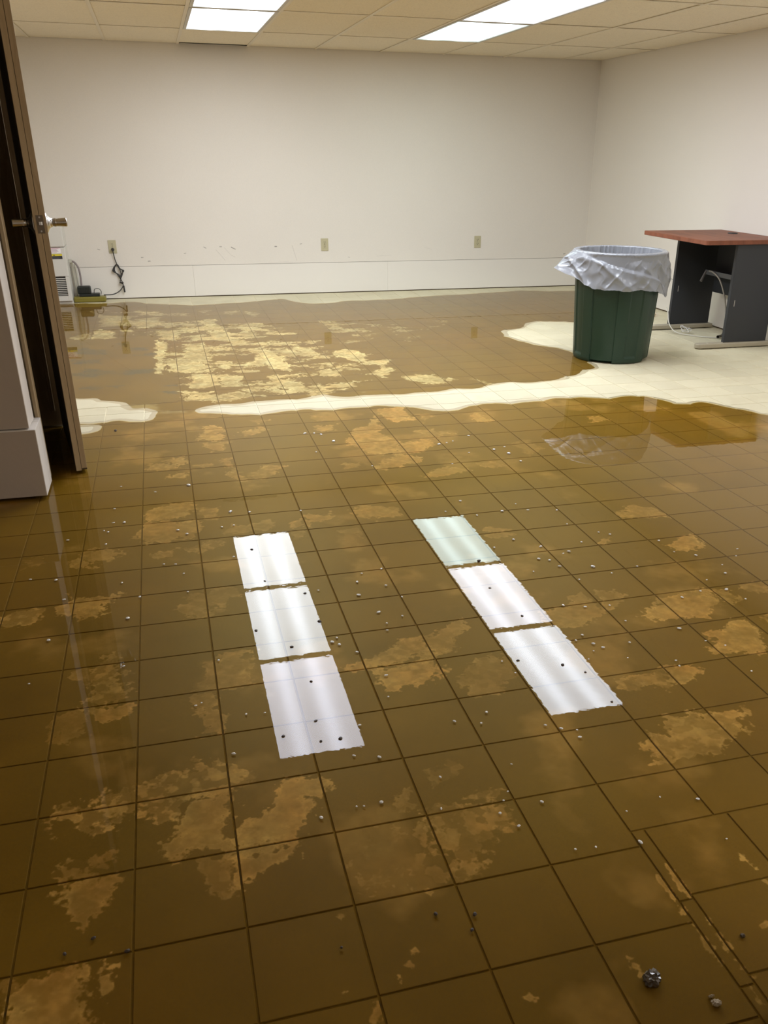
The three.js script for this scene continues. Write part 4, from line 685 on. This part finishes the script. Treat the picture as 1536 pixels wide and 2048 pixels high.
// charger on its olive case, beside the heater
{
  const t = thing('tool_case', 'olive yellow flat plastic case lying against the back wall', 'case', [-5.0, 0, 0.07]);
  const g = new RoundedBoxGeometry(0.285, 0.046, 0.11, 3, 0.012); g.translate(0, 0.025, 0); obj('case_body', g, std(0.20, 0.165, 0.02, 0.45), t);
  obj('case_lip', bx(-0.138, 0.138, 0.044, 0.0485, -0.05, 0.05, 0.002), std(0.24, 0.20, 0.035, 0.45), t);
}
{
  const t = thing('battery_charger', 'black ribbed battery charger on top of the olive case', 'charger', [-5.0, 0.0487, 0.06]);
  const black = std(0.012, 0.016, 0.013, 0.45);
  const b = new RoundedBoxGeometry(0.18, 0.026, 0.085, 3, 0.006); b.translate(0.0, 0.013, 0); obj('charger_base', b, black, t);
  const c = new RoundedBoxGeometry(0.118, 0.07, 0.075, 3, 0.012); c.translate(-0.042, 0.058, 0); obj('charger_head', c, black, t);
  for (let k = 0; k < 8; k++) obj('vent_rib', bx(-0.095 + k * 0.0135, -0.089 + k * 0.0135, 0.04, 0.082, 0.036, 0.041, 0.001), black, t);
  obj('lead_loop', tube([[0.04, 0.028, 0.0], [0.05, 0.062, 0.01], [0.085, 0.068, 0.015], [0.105, 0.045, 0.01], [0.1, 0.012, 0.0]], 0.0028, 40, 6), black, t);
}
{
  const t = thing('extension_cord', 'black cord bundled in a loop and plugged into the wall outlet', 'cord', [-4.745, 0, ZB]);
  const black = std(0.03, 0.026, 0.024, 0.45);
  const pts = [[0.0, 0.445, 0.03], [0.003, 0.40, 0.02], [0.012, 0.345, 0.016]];
  for (let k = 0; k < 4; k++) { const o = 0.004 * k; pts.push([0.036 + o, 0.285 - o, 0.018 + o], [0.062 + o, 0.26, 0.02], [0.055 - o, 0.222, 0.02 + o], [0.036, 0.195, 0.026 + o], [0.016 + o, 0.222, 0.018], [-0.008 - o * 1.4, 0.262, 0.018 + o], [0.004 + o, 0.304 + o, 0.016], [0.026, 0.312 - o, 0.018]); }
  pts.push([0.045, 0.25, 0.03], [0.04, 0.19, 0.034], [0.03, 0.165, 0.034], [0.045, 0.14, 0.03]);
  obj('cord', tube(pts, 0.0043, 500, 6), black, t);
  obj('cord_tail', tube([[0.03, 0.20, 0.03], [0.045, 0.165, 0.028], [0.052, 0.13, 0.026], [0.035, 0.10, 0.035], [0.0, 0.072, 0.06], [-0.05, 0.056, 0.09], [-0.13, 0.056, 0.11]], 0.005, 80, 6), black, t);
  obj('cord_tie', bx(0.022, 0.058, 0.148, 0.158, 0.018, 0.046, 0.003), black, t);
  const cap = new RoundedBoxGeometry(0.014, 0.062, 0.016, 2, 0.004); cap.rotateZ(0.05); cap.translate(0.057, 0.095, 0.03); obj('cord_end', cap, black, t);
  const pg = cyl(0.012, 0.015, 0.026, 16); pg.rotateX(Math.PI / 2); pg.translate(0, 0.448, 0.024); obj('plug', pg, black, t);
}
// ---------------------------------------------------------------- wall outlets
const ivory = std(0.50, 0.45, 0.29, 0.4), slotDark = std(0.03, 0.025, 0.02, 0.7);
for (const [x, y, label] of [[-4.745, 0.472, 'ivory wall outlet with a black cord plugged into it'], [-2.733, 0.463, 'ivory wall outlet with free sockets near the middle of the back wall'], [-1.125, 0.468, 'ivory wall outlet with free sockets toward the room corner']]) {
  const t = thing('wall_outlet', label, 'outlet', [x, y, ZB], 0, 'back wall outlets');
  obj('cover_plate', bx(-0.036, 0.036, -0.058, 0.058, 0, 0.006, 0.0025), ivory, t);
  for (const s of [-1, 1]) {
    const g = new THREE.CylinderGeometry(0.0175, 0.0175, 0.003, 28); g.rotateX(Math.PI / 2); g.scale(1, 0.86, 1); g.translate(0, s * 0.0195, 0.007); const rc = obj('socket', g, ivory, t);
    for (const q of [-1, 1]) obj('socket_slot', bx(q * 0.0065 - 0.0016, q * 0.0065 + 0.0016, s * 0.0195 + 0.0005, s * 0.0195 + 0.0095, 0.008, 0.0089), slotDark, rc);
    const h = cyl(0.003, 0.003, 0.001, 10); h.rotateX(Math.PI / 2); h.translate(0, s * 0.0195 - 0.0075, 0.0084); obj('ground_hole', h, slotDark, rc);
  }
  const sc = cyl(0.003, 0.003, 0.0015, 12); sc.rotateX(Math.PI / 2); sc.translate(0, 0, 0.0066); obj('screw', sc, dullMetal, t);
}

// ---------------------------------------------------------------- things on the water
{
  const r = rng(99), foam = mat({ color: lin(0.9, 0.88, 0.83), roughness: 0.12, clearcoat: 1, clearcoatRoughness: 0.03 });
  const dome = new THREE.SphereGeometry(1, 10, 5, 0, Math.PI * 2, 0, Math.PI / 2);
  BUBBLES.forEach(([x, z]) => {
    const m = single('bubble', dome, foam, 'tiny pale bubble floating on the muddy water', 'bubble', 'bubbles on the water');
    const near = sstep(5, 8, z), s = lerp(0.0058, 0.003, near) * (0.7 + 0.9 * r() * r()); m.scale.set(s * (1 + 0.7 * r()), s * 0.55, s * (0.8 + 0.4 * r())); m.rotation.y = r() * 6.28; m.position.set(x, 0.0035, z);
  });
  const crumb = std(0.05, 0.03, 0.018, 0.5);
  CRUMBS.forEach(([x, z]) => {
    const g = new THREE.IcosahedronGeometry(1, 1), p = g.attributes.position; for (let i = 0; i < p.count; i++) { const k = 0.75 + 0.5 * noise(p.getX(i) * 2 + x * 9, p.getY(i) * 2 + p.getZ(i) + z * 7); p.setXYZ(i, p.getX(i) * k, p.getY(i) * k, p.getZ(i) * k); } g.computeVertexNormals();
    const s = lerp(0.006, 0.0038, sstep(5, 8, z)) * (0.7 + 0.6 * r()); g.scale(s * 1.2, s * 0.6, s);
    const m = single('mud_crumb', g, crumb, 'dark crumb of mud floating on the water', 'crumb', 'mud crumbs on the water'); m.position.set(x, 0.004, z); m.rotation.y = r() * 6.28;
  });
  const labels = ['lump of dark wet debris with pale edges in the water', 'pale angular chip of rubble lying in the water', 'thin pale sliver beside the rubble chip in the water', 'small brown pebble near the partition end in the water'];
  STONES.forEach(([x, z], n) => {
    const g = new THREE.IcosahedronGeometry(1, 3), p = g.attributes.position; for (let i = 0; i < p.count; i++) { const k = 0.5 + 0.8 * Math.abs(fbm(p.getX(i) * 2.4 + n * 9 + 5, p.getY(i) * 2.4 + p.getZ(i) * 1.9 + n, 3) * 2 - 1) + 0.4 * fbm(p.getX(i) * 5, p.getZ(i) * 5 + n, 2); p.setXYZ(i, p.getX(i) * k, p.getY(i) * k, p.getZ(i) * k); } g.computeVertexNormals();
    const s = [0.017, 0.009, 0.006, 0.005][n]; g.scale(s, s * 0.7, s * (n === 2 ? 0.4 : 0.9));
    single('rubble_piece', g, [mat({ color: lin(0.075, 0.055, 0.035), roughness: 0.3, clearcoat: 0.8, clearcoatRoughness: 0.1 }), std(0.5, 0.42, 0.3, 0.6), std(0.5, 0.42, 0.3, 0.6), std(0.1, 0.07, 0.04, 0.5)][n], labels[n], 'rubble').position.set(x, [0.006, 0.004, 0.0035, 0.003][n], z);
  });
}
renderer.render(scene, camera);
